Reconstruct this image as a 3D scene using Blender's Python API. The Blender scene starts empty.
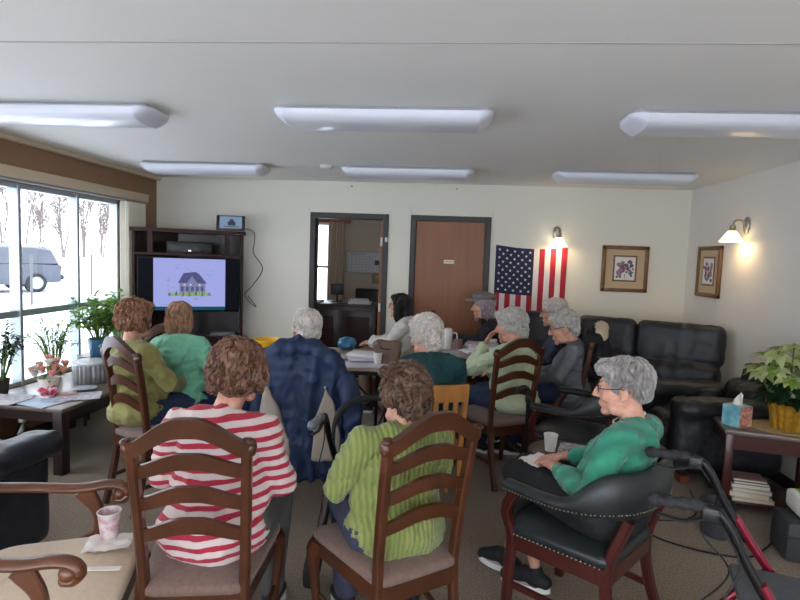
import bpy, bmesh, math, random
from mathutils import Vector, Matrix, noise
from mathutils.bvhtree import BVHTree
random.seed(11)
scene = bpy.context.scene
COL = scene.collection
V = Vector
PI = math.pi
R = math.radians

# ---------------------------------------------------------------- materials
def lin(c):
    out = []
    for v in c:
        v = v / 255.0
        out.append(v / 12.92 if v <= 0.04045 else ((v + 0.055) / 1.055) ** 2.4)
    return tuple(out) + (1.0,)

def mat(name, col, rough=0.5, metal=0.0, var=None, bump=None, emit=None, sheen=0.0, stretch=None, col2=None, coat=0.0, spec=0.5):
    """var=(scale, amount, detail) colour variation; bump=(scale, strength, distance)"""
    m = bpy.data.materials.new(name)
    m.use_nodes = True
    nt = m.node_tree
    b = nt.nodes['Principled BSDF']
    b.inputs['Base Color'].default_value = lin(col)
    b.inputs['Roughness'].default_value = rough
    b.inputs['Metallic'].default_value = metal
    b.inputs['Specular IOR Level'].default_value = spec
    if sheen:
        b.inputs['Sheen Weight'].default_value = sheen
    if coat:
        b.inputs['Coat Weight'].default_value = coat
        b.inputs['Coat Roughness'].default_value = 0.15
    if emit:
        b.inputs['Emission Color'].default_value = lin(emit[0])
        b.inputs['Emission Strength'].default_value = emit[1]
    if var or bump:
        tc = nt.nodes.new('ShaderNodeTexCoord')
        mp = nt.nodes.new('ShaderNodeMapping')
        nt.links.new(tc.outputs['Object'], mp.inputs['Vector'])
        if stretch:
            mp.inputs['Scale'].default_value = stretch
    if var:
        n = nt.nodes.new('ShaderNodeTexNoise')
        n.inputs['Scale'].default_value = var[0]
        n.inputs['Detail'].default_value = var[2] if len(var) > 2 else 3
        nt.links.new(mp.outputs[0], n.inputs['Vector'])
        mx = nt.nodes.new('ShaderNodeMix')
        mx.data_type = 'RGBA'
        rp = nt.nodes.new('ShaderNodeValToRGB')
        rp.color_ramp.elements[0].position = 0.35
        rp.color_ramp.elements[1].position = 0.65
        nt.links.new(n.outputs['Fac'], rp.inputs['Fac'])
        nt.links.new(rp.outputs['Color'], mx.inputs['Factor'])
        c2 = lin(col2) if col2 else tuple(x * (1 - var[1]) for x in lin(col)[:3]) + (1,)
        mx.inputs[6].default_value = c2
        mx.inputs[7].default_value = lin(col)
        nt.links.new(mx.outputs[2], b.inputs['Base Color'])
    if bump:
        n2 = nt.nodes.new('ShaderNodeTexNoise')
        n2.inputs['Scale'].default_value = bump[0]
        n2.inputs['Detail'].default_value = 4
        nt.links.new(mp.outputs[0], n2.inputs['Vector'])
        bp = nt.nodes.new('ShaderNodeBump')
        bp.inputs['Strength'].default_value = bump[1]
        bp.inputs['Distance'].default_value = bump[2] if len(bump) > 2 else 0.01
        nt.links.new(n2.outputs['Fac'], bp.inputs['Height'])
        nt.links.new(bp.outputs['Normal'], b.inputs['Normal'])
    return m

def rib_mat(name, col, axis_scale, col2=None, wave_bump=0.5, rough=0.85, dirn='X', dist=2.0):
    """knit with ribs: wave texture drives bump and a slight colour change"""
    m = mat(name, col, rough, sheen=0.25)
    nt = m.node_tree
    b = nt.nodes['Principled BSDF']
    tc = nt.nodes.new('ShaderNodeTexCoord')
    w = nt.nodes.new('ShaderNodeTexWave')
    w.bands_direction = dirn
    w.inputs['Scale'].default_value = axis_scale
    w.inputs['Distortion'].default_value = dist
    w.inputs['Detail'].default_value = 1.5
    nt.links.new(tc.outputs['Object'], w.inputs['Vector'])
    mx = nt.nodes.new('ShaderNodeMix')
    mx.data_type = 'RGBA'
    mx.inputs[6].default_value = lin(col2 or tuple(v * 0.82 for v in col))
    mx.inputs[7].default_value = lin(col)
    nt.links.new(w.outputs['Fac'], mx.inputs['Factor'])
    nt.links.new(mx.outputs[2], b.inputs['Base Color'])
    bp = nt.nodes.new('ShaderNodeBump')
    bp.inputs['Strength'].default_value = wave_bump
    bp.inputs['Distance'].default_value = 0.01
    nt.links.new(w.outputs['Fac'], bp.inputs['Height'])
    nt.links.new(bp.outputs['Normal'], b.inputs['Normal'])
    return m

def stripe_mat(name, c1, c2, period, duty=0.45, wob=0.012):
    m = mat(name, c1, 0.85, sheen=0.15)
    nt = m.node_tree
    b = nt.nodes['Principled BSDF']
    tc = nt.nodes.new('ShaderNodeTexCoord')
    sp = nt.nodes.new('ShaderNodeSeparateXYZ')
    nt.links.new(tc.outputs['Object'], sp.inputs[0])
    n = nt.nodes.new('ShaderNodeTexNoise')
    n.inputs['Scale'].default_value = 7
    n.inputs['Detail'].default_value = 1
    nt.links.new(tc.outputs['Object'], n.inputs['Vector'])
    def math_(op, a, bb):
        k = nt.nodes.new('ShaderNodeMath')
        k.operation = op
        for i, x in enumerate((a, bb)):
            if x is None: continue
            if isinstance(x, (int, float)): k.inputs[i].default_value = x
            else: nt.links.new(x, k.inputs[i])
        return k.outputs[0]
    z = math_('ADD', sp.outputs['Z'], math_('MULTIPLY', n.outputs['Fac'], wob * 4))
    z = math_('ADD', z, math_('MULTIPLY', sp.outputs['X'], -0.10))
    fr = math_('FRACT', math_('DIVIDE', z, period), None)
    g = math_('LESS_THAN', fr, duty)
    mx = nt.nodes.new('ShaderNodeMix')
    mx.data_type = 'RGBA'
    mx.inputs[6].default_value = lin(c1)
    mx.inputs[7].default_value = lin(c2)
    nt.links.new(g, mx.inputs['Factor'])
    nt.links.new(mx.outputs[2], b.inputs['Base Color'])
    return m

# ---------------------------------------------------------------- mesh builder
def rot_to(d):
    return V((0, 0, 1)).rotation_difference(V(d).normalized()).to_matrix()

class MB:
    def __init__(s):
        s.v = []; s.f = []; s.mi = []
    def add(s, vs, fs, mi=0, mtx=None):
        o = len(s.v)
        if mtx is not None:
            vs = [mtx @ V(p) for p in vs]
        s.v.extend([tuple(p) for p in vs])
        s.f.extend([tuple(i + o for i in f) for f in fs])
        s.mi.extend([mi] * len(fs))
        return s
    def box(s, c, d, rz=0.0, rm=None, bev=0.0, mi=0, seg=2):
        c = V(c)
        M = rm if rm is not None else Matrix.Rotation(rz, 3, 'Z')
        if bev <= 0:
            vs = [c + M @ V((sx * d[0] / 2, sy * d[1] / 2, sz * d[2] / 2)) for sx in (-1, 1) for sy in (-1, 1) for sz in (-1, 1)]
            return s.add(vs, [(0, 1, 3, 2), (4, 6, 7, 5), (0, 4, 5, 1), (2, 3, 7, 6), (0, 2, 6, 4), (1, 5, 7, 3)], mi)
        bm = bmesh.new()
        bmesh.ops.create_cube(bm, size=1)
        for v in bm.verts:
            v.co = V((v.co.x * d[0], v.co.y * d[1], v.co.z * d[2]))
        bmesh.ops.bevel(bm, geom=list(bm.edges), offset=min(bev, min(d) * 0.49), segments=seg, profile=0.5, affect='EDGES')
        bm.verts.index_update()
        vs = [c + M @ v.co for v in bm.verts]
        fs = [tuple(v.index for v in f.verts) for f in bm.faces]
        bm.free()
        return s.add(vs, fs, mi)
    def ell(s, c, r, rm=None, nu=18, nv=12, mi=0):
        c = V(c)
        if isinstance(r, (int, float)): r = (r, r, r)
        M = rm if rm is not None else Matrix.Identity(3)
        vs = [c + M @ V((0, 0, r[2]))]
        for j in range(1, nv):
            t = PI * j / nv
            for i in range(nu):
                p = 2 * PI * i / nu
                vs.append(c + M @ V((r[0] * math.sin(t) * math.cos(p), r[1] * math.sin(t) * math.sin(p), r[2] * math.cos(t))))
        vs.append(c + M @ V((0, 0, -r[2])))
        fs = []
        for i in range(nu):
            fs.append((0, 1 + i, 1 + (i + 1) % nu))
            for j in range(nv - 2):
                a = 1 + j * nu
                fs.append((a + i, a + nu + i, a + nu + (i + 1) % nu, a + (i + 1) % nu))
            a = 1 + (nv - 2) * nu
            fs.append((a + i, len(vs) - 1, a + (i + 1) % nu))
        return s.add(vs, fs, mi)
    def tube(s, pts, rad, n=10, cap='flat', mi=0, up=None, closed=False):
        """rad: number, list of numbers or list of (ra, rb) pairs"""
        pts = [V(p) for p in pts]
        k = len(pts)
        if isinstance(rad, (int, float)): rad = [rad] * k
        rad = [(q, q) if isinstance(q, (int, float)) else q for q in rad]
        if cap == 'round' and not closed:
            d0 = (pts[0] - pts[1]).normalized(); d1 = (pts[-1] - pts[-2]).normalized()
            m0 = min(rad[0]); m1 = min(rad[-1])
            pre, post = [], []
            for a in (0.98, 0.8, 0.45):
                f = math.sqrt(1 - a * a)
                pre.append((pts[0] + d0 * m0 * a, (rad[0][0] * f, rad[0][1] * f)))
            for a in (0.45, 0.8, 0.98):
                f = math.sqrt(1 - a * a)
                post.append((pts[-1] + d1 * m1 * a, (rad[-1][0] * f, rad[-1][1] * f)))
            pts = [p for p, _ in pre] + pts + [p for p, _ in post]
            rad = [q for _, q in pre] + rad + [q for _, q in post]
            k = len(pts)
        T = []
        for i in range(k):
            if closed:
                t = pts[(i + 1) % k] - pts[i - 1]
            else:
                t = pts[min(i + 1, k - 1)] - pts[max(i - 1, 0)]
            T.append(t.normalized() if t.length > 1e-9 else V((0, 0, 1)))
        u = V(up) if up is not None else (V((0, 0, 1)) if abs(T[0].z) < 0.9 else V((1, 0, 0)))
        vs = []
        for i in range(k):
            if up is not None:
                u = V(up)
            a = (u - T[i] * u.dot(T[i]))
            if a.length < 1e-6: a = T[i].orthogonal()
            a.normalize(); b = T[i].cross(a); u = a
            for j in range(n):
                p = 2 * PI * j / n
                vs.append(pts[i] + a * math.cos(p) * rad[i][0] + b * math.sin(p) * rad[i][1])
        fs = []
        for i in range(k if closed else k - 1):
            for j in range(n):
                q = (i + 1) % k
                fs.append((i * n + j, i * n + (j + 1) % n, q * n + (j + 1) % n, q * n + j))
        if not closed:
            fs.append(tuple(range(n - 1, -1, -1)))
            fs.append(tuple((k - 1) * n + j for j in range(n)))
        return s.add(vs, fs, mi)
    def strip(s, pts, w, h, up=(0, 0, 1), mi=0):
        """rectangular section sweep: w across, h along up; lists allowed"""
        pts = [V(p) for p in pts]
        k = len(pts)
        ws = w if isinstance(w, (list, tuple)) else [w] * k
        hs = h if isinstance(h, (list, tuple)) else [h] * k
        vs = []
        for i in range(k):
            t = (pts[min(i + 1, k - 1)] - pts[max(i - 1, 0)]).normalized()
            a = V(up) - t * t.dot(V(up))
            if a.length < 1e-6: a = t.orthogonal()
            a.normalize(); b = t.cross(a)
            c = min(ws[i], hs[i]) * 0.22
            W, H = ws[i] / 2, hs[i] / 2
            for (x, y) in ((-W + c, -H), (W - c, -H), (W, -H + c), (W, H - c), (W - c, H), (-W + c, H), (-W, H - c), (-W, -H + c)):
                vs.append(pts[i] + b * x + a * y)
        fs = []
        for i in range(k - 1):
            for j in range(8):
                fs.append((i * 8 + j, i * 8 + (j + 1) % 8, (i + 1) * 8 + (j + 1) % 8, (i + 1) * 8 + j))
        fs.append(tuple(range(7, -1, -1)))
        fs.append(tuple((k - 1) * 8 + j for j in range(8)))
        return s.add(vs, fs, mi)
    def lathe(s, prof, c=(0, 0, 0), n=24, mi=0, rm=None):
        c = V(c)
        M = rm if rm is not None else Matrix.Identity(3)
        vs = []
        for (r, z) in prof:
            for j in range(n):
                p = 2 * PI * j / n
                vs.append(c + M @ V((r * math.cos(p), r * math.sin(p), z)))
        fs = []
        for i in range(len(prof) - 1):
            for j in range(n):
                fs.append((i * n + j, i * n + (j + 1) % n, (i + 1) * n + (j + 1) % n, (i + 1) * n + j))
        fs.append(tuple(range(n - 1, -1, -1)))
        fs.append(tuple((len(prof) - 1) * n + j for j in range(n)))
        return s.add(vs, fs, mi)
    def prism(s, poly, z0, z1, mi=0, mtx=None):
        """poly in xy, extruded along z"""
        n = len(poly)
        vs = [(x, y, z0) for x, y in poly] + [(x, y, z1) for x, y in poly]
        fs = [tuple(range(n - 1, -1, -1)), tuple(range(n, 2 * n))]
        for i in range(n):
            fs.append((i, (i + 1) % n, n + (i + 1) % n, n + i))
        return s.add(vs, fs, mi, mtx)
    def quad(s, a, b, c, d, mi=0):
        return s.add([a, b, c, d], [(0, 1, 2, 3)], mi)
    def mesh(s, name):
        me = bpy.data.meshes.new(name)
        me.from_pydata(s.v, [], s.f)
        me.polygons.foreach_set('material_index', s.mi)
        bm = bmesh.new(); bm.from_mesh(me)
        bmesh.ops.recalc_face_normals(bm, faces=bm.faces)
        bm.to_mesh(me); bm.free()
        return me
    def build(s, name, m, parent=None, smooth=True, angle=35):
        me = s.mesh(name)
        return link(name, me, m, parent, smooth, angle)

def link(name, me, m, parent=None, smooth=True, angle=35):
    for k in (m if isinstance(m, (list, tuple)) else [m]):
        me.materials.append(k)
    if smooth:
        me.shade_smooth()
        if angle is not None:
            me.set_sharp_from_angle(angle=R(angle))
    o = bpy.data.objects.new(name, me)
    COL.objects.link(o)
    if parent is not None: o.parent = parent
    return o

def tag(o, label=None, cat=None, group=None, kind=None):
    if label: o['label'] = label
    if cat: o['category'] = cat
    if group: o['group'] = group
    if kind: o['kind'] = kind
    return o

def thing(name, label, cat, loc=(0, 0, 0), rz=0.0, group=None):
    o = bpy.data.objects.new(name, None)
    o.empty_display_size = 0.1
    COL.objects.link(o)
    o.location = loc
    o.rotation_euler = (0, 0, rz)
    return tag(o, label, cat, group)

def place(o, loc, rz=0.0):
    o.location = loc
    o.rotation_euler = (0, 0, rz)
    return o

def dup(root, loc, rz, label=None, group=None, scale=None):
    r = root.copy(); COL.objects.link(r)
    r.location = loc; r.rotation_euler = (0, 0, rz)
    if scale: r.scale = scale
    if label: r['label'] = label
    if group: r['group'] = group
    for ch in list(root.children):
        c = ch.copy(); COL.objects.link(c); c.parent = r
        for g in ch.children:
            d = g.copy(); COL.objects.link(d); d.parent = c
    return r

def struct(name, mb, m, smooth=False, parent=None):
    o = mb.build(name, m, parent, smooth)
    if parent is None: o['kind'] = 'structure'
    return o

def remesh(mb, vox, it=4, fold=None, fac=0.5):
    """voxel union of overlapping solids, smoothed; fold=(amp, scale, (sx,sy,sz)) adds cloth folds along the normals"""
    me = mb.mesh('tmp')
    o = bpy.data.objects.new('tmp', me)
    COL.objects.link(o)
    r = o.modifiers.new('r', 'REMESH'); r.mode = 'VOXEL'; r.voxel_size = vox; r.adaptivity = 0
    if it:
        sm = o.modifiers.new('s', 'SMOOTH'); sm.factor = fac; sm.iterations = it
    dg = bpy.context.evaluated_depsgraph_get()
    out = bpy.data.meshes.new_from_object(o.evaluated_get(dg))
    bpy.data.objects.remove(o); bpy.data.meshes.remove(me)
    out.materials.clear()
    if fold:
        for (amp, sc, st, seed) in (fold if isinstance(fold, list) else [fold]):
            nr = [v.normal.copy() for v in out.vertices]
            for v, n in zip(out.vertices, nr):
                p = V((v.co.x * st[0] * sc + seed, v.co.y * st[1] * sc, v.co.z * st[2] * sc))
                k = noise.noise(p)
                k = 1 - 2 * abs(k) * 1.6
                v.co += n * amp * k
    return out

def spline(pts, n=8):
    """Catmull-Rom through the points"""
    P = [V(p) for p in pts]
    P = [P[0] * 2 - P[1]] + P + [P[-1] * 2 - P[-2]]
    out = []
    for i in range(1, len(P) - 2):
        for k in range(n):
            t = k / n
            a, b, c, d = P[i - 1], P[i], P[i + 1], P[i + 2]
            out.append(0.5 * ((2 * b) + (c - a) * t + (2 * a - 5 * b + 4 * c - d) * t * t + (3 * b - a - 3 * c + d) * t ** 3))
    out.append(P[-2])
    return out

def lerp(a, b, t): return a + (b - a) * t
def sstep(a, b, x):
    t = max(0, min(1, (x - a) / (b - a)))
    return t * t * (3 - 2 * t)
# ---------------------------------------------------------------- room shell
XL, XR, D, H, YB = -3.377, 2.594, 6.08, 2.435, -1.5
TH = 0.14
M_wall = mat('wall_paint', (230, 226, 211), 0.7, var=(1.2, 0.03), bump=(140, 0.06, 0.004))
M_wallR = mat('wall_paint_right', (224, 219, 211), 0.7, var=(1.2, 0.03), bump=(140, 0.06, 0.004))
M_brown = mat('wall_paint_brown', (150, 116, 88), 0.75, var=(1.5, 0.05), bump=(140, 0.06, 0.004))
M_ceil = mat('ceiling_paint', (240, 237, 232), 0.8, var=(0.7, 0.03), bump=(90, 0.08, 0.004))
M_carpet = mat('carpet', (148, 128, 105), 0.95, var=(85, 0.45, 5), bump=(160, 0.6, 0.01), sheen=0.2)
M_framedark = mat('door_frame_paint', (50, 46, 44), 0.5)
M_doorwood = mat('door_veneer', (142, 86, 46), 0.42, var=(3, 0.16, 6), stretch=(9, 9, 0.5))
M_alu = mat('aluminium_frame', (168, 176, 182), 0.4, 0.4)
M_beige = mat('beige_trim', (214, 196, 170), 0.6)
M_white = mat('white_paint', (232, 230, 226), 0.5)
M_plate = mat('off_white_plastic', (226, 221, 208), 0.4)
M_darkplastic = mat('dark_plastic', (26, 26, 28), 0.4)
M_nickel = mat('brushed_nickel', (176, 168, 156), 0.32, 0.9)
M_chrome = mat('chrome', (205, 207, 210), 0.18, 1.0)
M_offwall = mat('office_paint', (206, 194, 178), 0.75, var=(1.5, 0.03))

def glass_mat(name, tint=(1, 1, 1, 1), gl=0.06):
    m = bpy.data.materials.new(name); m.use_nodes = True
    nt = m.node_tree; nt.nodes.clear()
    o = nt.nodes.new('ShaderNodeOutputMaterial')
    t = nt.nodes.new('ShaderNodeBsdfTransparent'); t.inputs[0].default_value = tint
    g = nt.nodes.new('ShaderNodeBsdfGlossy'); g.inputs['Roughness'].default_value = 0.02
    x = nt.nodes.new('ShaderNodeMixShader'); x.inputs[0].default_value = gl
    nt.links.new(t.outputs[0], x.inputs[1]); nt.links.new(g.outputs[0], x.inputs[2])
    nt.links.new(x.outputs[0], o.inputs[0])
    return m
M_glass = glass_mat('window_glass', (0.95, 0.97, 1, 1), 0.05)

def wall_with_holes(name, m, axis, pos, a0, a1, z0, z1, holes, out):
    """axis 'x': wall plane at x=pos spanning y; axis 'y': wall plane at y=pos spanning x. out: sign of the thickness direction"""
    mb = MB()
    def blk(u0, u1, w0, w1):
        if u1 - u0 < 1e-4 or w1 - w0 < 1e-4: return
        c = pos + out * TH / 2
        if axis == 'x': mb.box((c, (u0 + u1) / 2, (w0 + w1) / 2), (TH, u1 - u0, w1 - w0))
        else: mb.box(((u0 + u1) / 2, c, (w0 + w1) / 2), (u1 - u0, TH, w1 - w0))
    cur = a0
    for (h0, h1, v0, v1) in sorted(holes):
        blk(cur, h0, z0, z1); blk(h0, h1, z0, v0); blk(h0, h1, v1, z1); cur = h1
    blk(cur, a1, z0, z1)
    return struct(name, mb, m)

WY0, WY1, WZ0, WZ1 = -0.8, 5.40, 0.46, 2.09
DOORS = [(-1.502, -0.705, 0, 2.035), (-0.358, 0.436, 0, 2.035)]
struct('floor', MB().box(((XL + XR) / 2, (D + YB) / 2, -0.1), (XR - XL + 2 * TH, D - YB + 2 * TH, 0.2)), M_carpet)
cl = MB().box(((XL + XR) / 2, (D + YB) / 2, H + 0.1), (XR - XL + 2 * TH, D - YB + 2 * TH, 0.2))
struct('ceiling', cl, M_ceil)
struct('trim_1', MB().box(((XL + XR) / 2, 2.132, H - 0.0005), (XR - XL, 0.012, 0.002)), mat('ceiling_joint', (190, 186, 182), 0.9))
wall_with_holes('wall_left', M_brown, 'x', XL, YB - TH, D + TH, 0, H, [(WY0, WY1, WZ0, WZ1)], -1)
wall_with_holes('wall_right', M_wallR, 'x', XR, YB - TH, D + TH, 0, H, [], 1)
wall_with_holes('wall_back', M_wall, 'y', D, XL, XR, 0, H, DOORS, 1)
RWX0, RWX1, RWZ0, RWZ1 = -3.2, 2.4, 0.12, 2.3  # opening for the added rear window, out of view
wall_with_holes('wall_rear', M_wall, 'y', YB, XL, XR, 0, H, [(RWX0, RWX1, RWZ0, RWZ1)], -1)
struct('trim_2', MB().box((XL + 0.03, (D + YB) / 2, H - 0.02), (0.06, D - YB, 0.04), bev=0.006), M_beige)
# baseboards
mb = MB()
for a, b in ((XL, -1.56), (-0.65, -0.41), (0.49, XR)):
    mb.box(((a + b) / 2, D - 0.008, 0.045), (b - a, 0.016, 0.09))
struct('baseboard_back', mb, M_framedark)
struct('baseboard_right', MB().box((XR - 0.008, (D + YB) / 2, 0.045), (0.016, D - YB, 0.09)), M_framedark)
struct('baseboard_left', MB().box((XL + 0.008, (D + YB) / 2, 0.045), (0.016, D - YB, 0.09)), M_framedark)

# door frames
for i, (a, b, z0, z1) in enumerate(DOORS):
    mb = MB()
    f = 0.05
    y0, y1 = D - 0.014, D + TH + 0.014
    yc, yd = (y0 + y1) / 2, y1 - y0
    for xx, s in ((a, -1), (b, 1)):
        mb.box((xx + s * f / 2 - s * 0.006, yc, z1 / 2), (f + 0.012, yd, z1), bev=0.004)
    mb.box(((a + b) / 2, yc, z1 + f / 2 - 0.006), (b - a + 2 * f, yd, f + 0.012), bev=0.004)
    for xx, s in ((a, 1), (b, -1)):
        mb.box((xx + s * 0.012, D + 0.075, z1 / 2), (0.02, 0.03, z1))
    struct('trim_%d' % (3 + i), mb, M_framedark)
# closed door
d2 = struct('door_2', MB().box(((DOORS[1][0] + DOORS[1][1]) / 2, D + 0.035, 1.015), (0.766, 0.045, 2.02), bev=0.003), M_doorwood)
sg = MB().box((0.036, D + 0.008, 1.577), (0.115, 0.008, 0.042), bev=0.003)
sgo = tag(sg.build('door_sign', mat('ivory_sign', (232, 224, 200), 0.5)), 'small ivory name plate on the closed brown door', 'sign')
tx = MB()
for k in range(7):
    tx.box((0.036 - 0.036 + k * 0.012, D + 0.0035, 1.577 + 0.002 * (k % 2)), (0.007, 0.002, 0.012))
tx.build('lettering', mat('sign_ink', (120, 108, 92), 0.6), sgo, smooth=False)
hb = MB(); hb.lathe([(0.026, 0), (0.026, 0.008), (0.012, 0.012), (0.012, 0.04), (0.026, 0.05), (0.028, 0.065), (0.02, 0.078)], (0, 0, 0), 16, rm=Matrix.Rotation(PI / 2, 3, 'X'))
kn = hb.build('door_knob', M_nickel, d2); kn.location = (0.37, D + 0.012, 0.95)
# open office door, swung into the office
d1 = struct('door_1', MB().box((-0.022, 0.40, 1.015), (0.045, 0.79, 2.02), bev=0.003), M_doorwood)
d1.location = (-0.718, D + 0.11, 0); d1.rotation_euler = (0, 0, R(4))
hg = MB()
for z in (1.78, 1.02, 0.25):
    hg.box((-0.022, -0.004, z), (0.034, 0.006, 0.1), bev=0.002)
hg.build('hinge', M_plate, d1)
# small white clips left on the wall by the frames
M_clip = mat('white_clip', (226, 224, 218), 0.5)
for k, (x, z, wh) in enumerate(((-1.565, 2.12, 'above the left end of the open doorway'), (-0.64, 2.12, 'above the right end of the open doorway'),
                                (-0.415, 2.12, 'above the left end of the closed door frame'), (0.50, 2.12, 'above the right end of the closed door frame'))):
    c = MB(); c.box((0, -0.006, 0), (0.012, 0.012, 0.05), bev=0.003); c.tube([(0, -0.012, -0.01), (0, -0.025, -0.016), (0, -0.026, 0.0)], 0.003, 6)
    o = c.build('wall_hook', M_clip); o.location = (x, D, z); tag(o, 'tiny white hook on the wall ' + wh, 'hook', 'small hooks at the door frames')
for k, (x, wh) in enumerate(((-1.085, 'above the open doorway, high near the ceiling'), (0.09, 'above the closed door, high near the ceiling'))):
    o = MB().lathe([(0.011, 0), (0.011, 0.006), (0.005, 0.01), (0.005, 0.022), (0.009, 0.026)], (0, 0, 0), 10, rm=Matrix.Rotation(PI / 2, 3, 'X')).build('wall_peg', M_nickel)
    o.location = (x, D, 2.385); tag(o, 'small metal peg in the wall ' + wh, 'peg', 'pegs under the ceiling')
o = MB().box((0, -0.012, 0), (0.028, 0.024, 0.05), bev=0.004).build('door_chime', M_plate); o.location = (-0.675, D - 0.014, 1.8)  # door chime on the frame
tag(o, 'small white door chime on the right side of the open door frame', 'chime')

# ---------------------------------------------------------------- windows
mull = [4.77, 4.08, 3.39, 2.70, 2.01, 1.32, 0.63, -0.06]
xw = XL - 0.07
w1 = MB()
w1.box((xw, (WY0 + WY1) / 2, WZ1 - 0.02), (0.09, WY1 - WY0, 0.04), bev=0.004)
w1.box((xw, (WY0 + WY1) / 2, WZ0 + 0.02), (0.09, WY1 - WY0, 0.04), bev=0.004)
w1.box((xw, (WY0 + WY1) / 2, 1.05), (0.08, WY1 - WY0, 0.055), bev=0.004)
for y in mull:
    w1.box((xw - 0.012, y + 0.016, (WZ0 + WZ1) / 2), (0.07, 0.03, WZ1 - WZ0), bev=0.004)
    w1.box((xw + 0.012, y - 0.018, (WZ0 + WZ1) / 2), (0.09, 0.03, WZ1 - WZ0), bev=0.004)
for y in (WY0 + 0.02, WY1 - 0.02):
    w1.box((xw, y, (WZ0 + WZ1) / 2), (0.09, 0.04, WZ1 - WZ0), bev=0.004)
win1 = struct('window_1', w1, M_alu)
ed = [WY1 - 0.03] + mull + [WY0 + 0.03]
for i in range(len(ed) - 1):
    for (za, zb) in ((WZ0 + 0.04, 1.025), (1.075, WZ1 - 0.04)):
        MB().box((xw - 0.02, (ed[i] + ed[i + 1]) / 2, (za + zb) / 2), (0.004, abs(ed[i] - ed[i + 1]) - 0.04, zb - za)).build('pane', M_glass, win1, smooth=False)
struct('trim_5', MB().box((XL + 0.015, (WY0 + WY1) / 2, WZ0 - 0.012), (0.12, WY1 - WY0 + 0.1, 0.024), bev=0.005), M_beige)
w2 = MB()  # unseen rear window, added large to bring daylight onto the ceiling
yw = YB - 0.07
for x in (RWX0 + 0.02, -1.36, 0.49, RWX1 - 0.02):
    w2.box((x, yw, (RWZ0 + RWZ1) / 2), (0.05, 0.09, RWZ1 - RWZ0))
for z in (RWZ0 + 0.02, RWZ1 - 0.02):
    w2.box(((RWX0 + RWX1) / 2, yw, z), (RWX1 - RWX0, 0.09, 0.04))
win2 = struct('window_rear_added', w2, M_alu)
for a, b in ((RWX0 + 0.04, -1.38), (-1.34, 0.47), (0.51, RWX1 - 0.04)):
    MB().box(((a + b) / 2, yw, (RWZ0 + RWZ1) / 2), (b - a, 0.004, RWZ1 - RWZ0 - 0.08)).build('pane', M_glass, win2, smooth=False)

# valance and the stacked vertical blind at the window's far end
vb = MB()
vb.box((XL + 0.06, 2.2, 2.158), (0.012, 7.2, 0.085), bev=0.003)
vb.box((XL + 0.03, 5.79, 2.158), (0.06, 0.012, 0.085), bev=0.003)
vb.box((XL + 0.033, 2.2, 2.196), (0.055, 7.2, 0.01))
tag(vb.build('blind_valance', M_beige), 'long beige valance box over the big window', 'valance')
bl = thing('vertical_blind', 'cream vertical blind drawn back beside the window near the television', 'blind', (XL + 0.03, 5.4, 0))
rail = MB().box((0, -3.0, 2.105), (0.03, 6.8, 0.022), bev=0.003)
rail.build('head_rail', M_alu, bl)
vn = MB()
for k in range(13):
    y = 0.0 + k * 0.026
    vn.strip([(0, y, 2.09), (0, y, 0.25)], 0.012, 0.085, up=(0.8, 0.6, 0))
vn.build('vanes', mat('blind_vane', (226, 216, 196), 0.6), bl, smooth=False)
cr = MB(); cr.tube([(0.045, -0.05, 2.1), (0.05, -0.06, 1.6), (0.052, -0.06, 0.95)], 0.0035, 6)
cr.build('pull_cord', M_white, bl)

# ---------------------------------------------------------------- office beyond the open door
OX0, OX1, OY0, OY1 = -3.0, 0.3, D + TH, 9.0
struct('floor_office', MB().box(((OX0 + OX1) / 2, (OY0 + OY1) / 2, -0.1), (OX1 - OX0, OY1 - OY0, 0.2)), M_carpet)
struct('ceiling_office', MB().box(((OX0 + OX1) / 2, (OY0 + OY1) / 2, H + 0.05), (OX1 - OX0, OY1 - OY0, 0.1)), M_ceil)
wall_with_holes('wall_office_back', M_offwall, 'y', OY1, OX0, OX1, 0, H, [(-2.95, -1.95, 0.66, 2.14)], 1)
struct('wall_office_left', MB().box((OX0 - 0.05, (OY0 + OY1) / 2, H / 2), (0.1, OY1 - OY0, H)), M_offwall)
struct('wall_office_right', MB().box((OX1 + 0.05, (OY0 + OY1) / 2, H / 2), (0.1, OY1 - OY0, H)), M_offwall)
w3 = MB()
M_woodtrim = mat('window_wood_trim', (150, 92, 66), 0.5)
for x in (-2.93, -2.45, -1.97): w3.box((x, OY1 + 0.05, 1.4), (0.045, 0.08, 1.48))
for z in (0.68, 1.4, 2.12): w3.box((-2.45, OY1 + 0.05, z), (1.0, 0.07, 0.04))
win3 = struct('window_3', w3, M_white)
MB().box((-2.45, OY1 + 0.05, 1.4), (0.96, 0.004, 1.44)).build('pane', M_glass, win3, smooth=False)
struct('trim_6', MB().box((-2.2, OY1 - 0.02, 2.19), (1.2, 0.04, 0.1), bev=0.004), M_woodtrim)
cu = MB()
pts = []
for k in range(25):
    pts.append((-1.96 + k * 0.011, OY1 - 0.06 + 0.022 * math.sin(k * 1.35)))
vs = [(x, y, z) for z in (2.16, 1.4, 0.6) for x, y in pts] + [(x, y + 0.006, z) for z in (2.16, 1.4, 0.6) for x, y in pts]
fs = []
for b in (0, 75):
    for r_ in range(2):
        for k in range(24):
            fs.append((b + r_ * 25 + k, b + r_ * 25 + k + 1, b + r_ * 25 + 26 + k, b + r_ * 25 + 25 + k))
cu.add(vs, fs)
tag(cu.build('curtain', mat('office_curtain', (196, 178, 160), 0.85), angle=180), 'beige curtain beside the bright office window', 'curtain')

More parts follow.
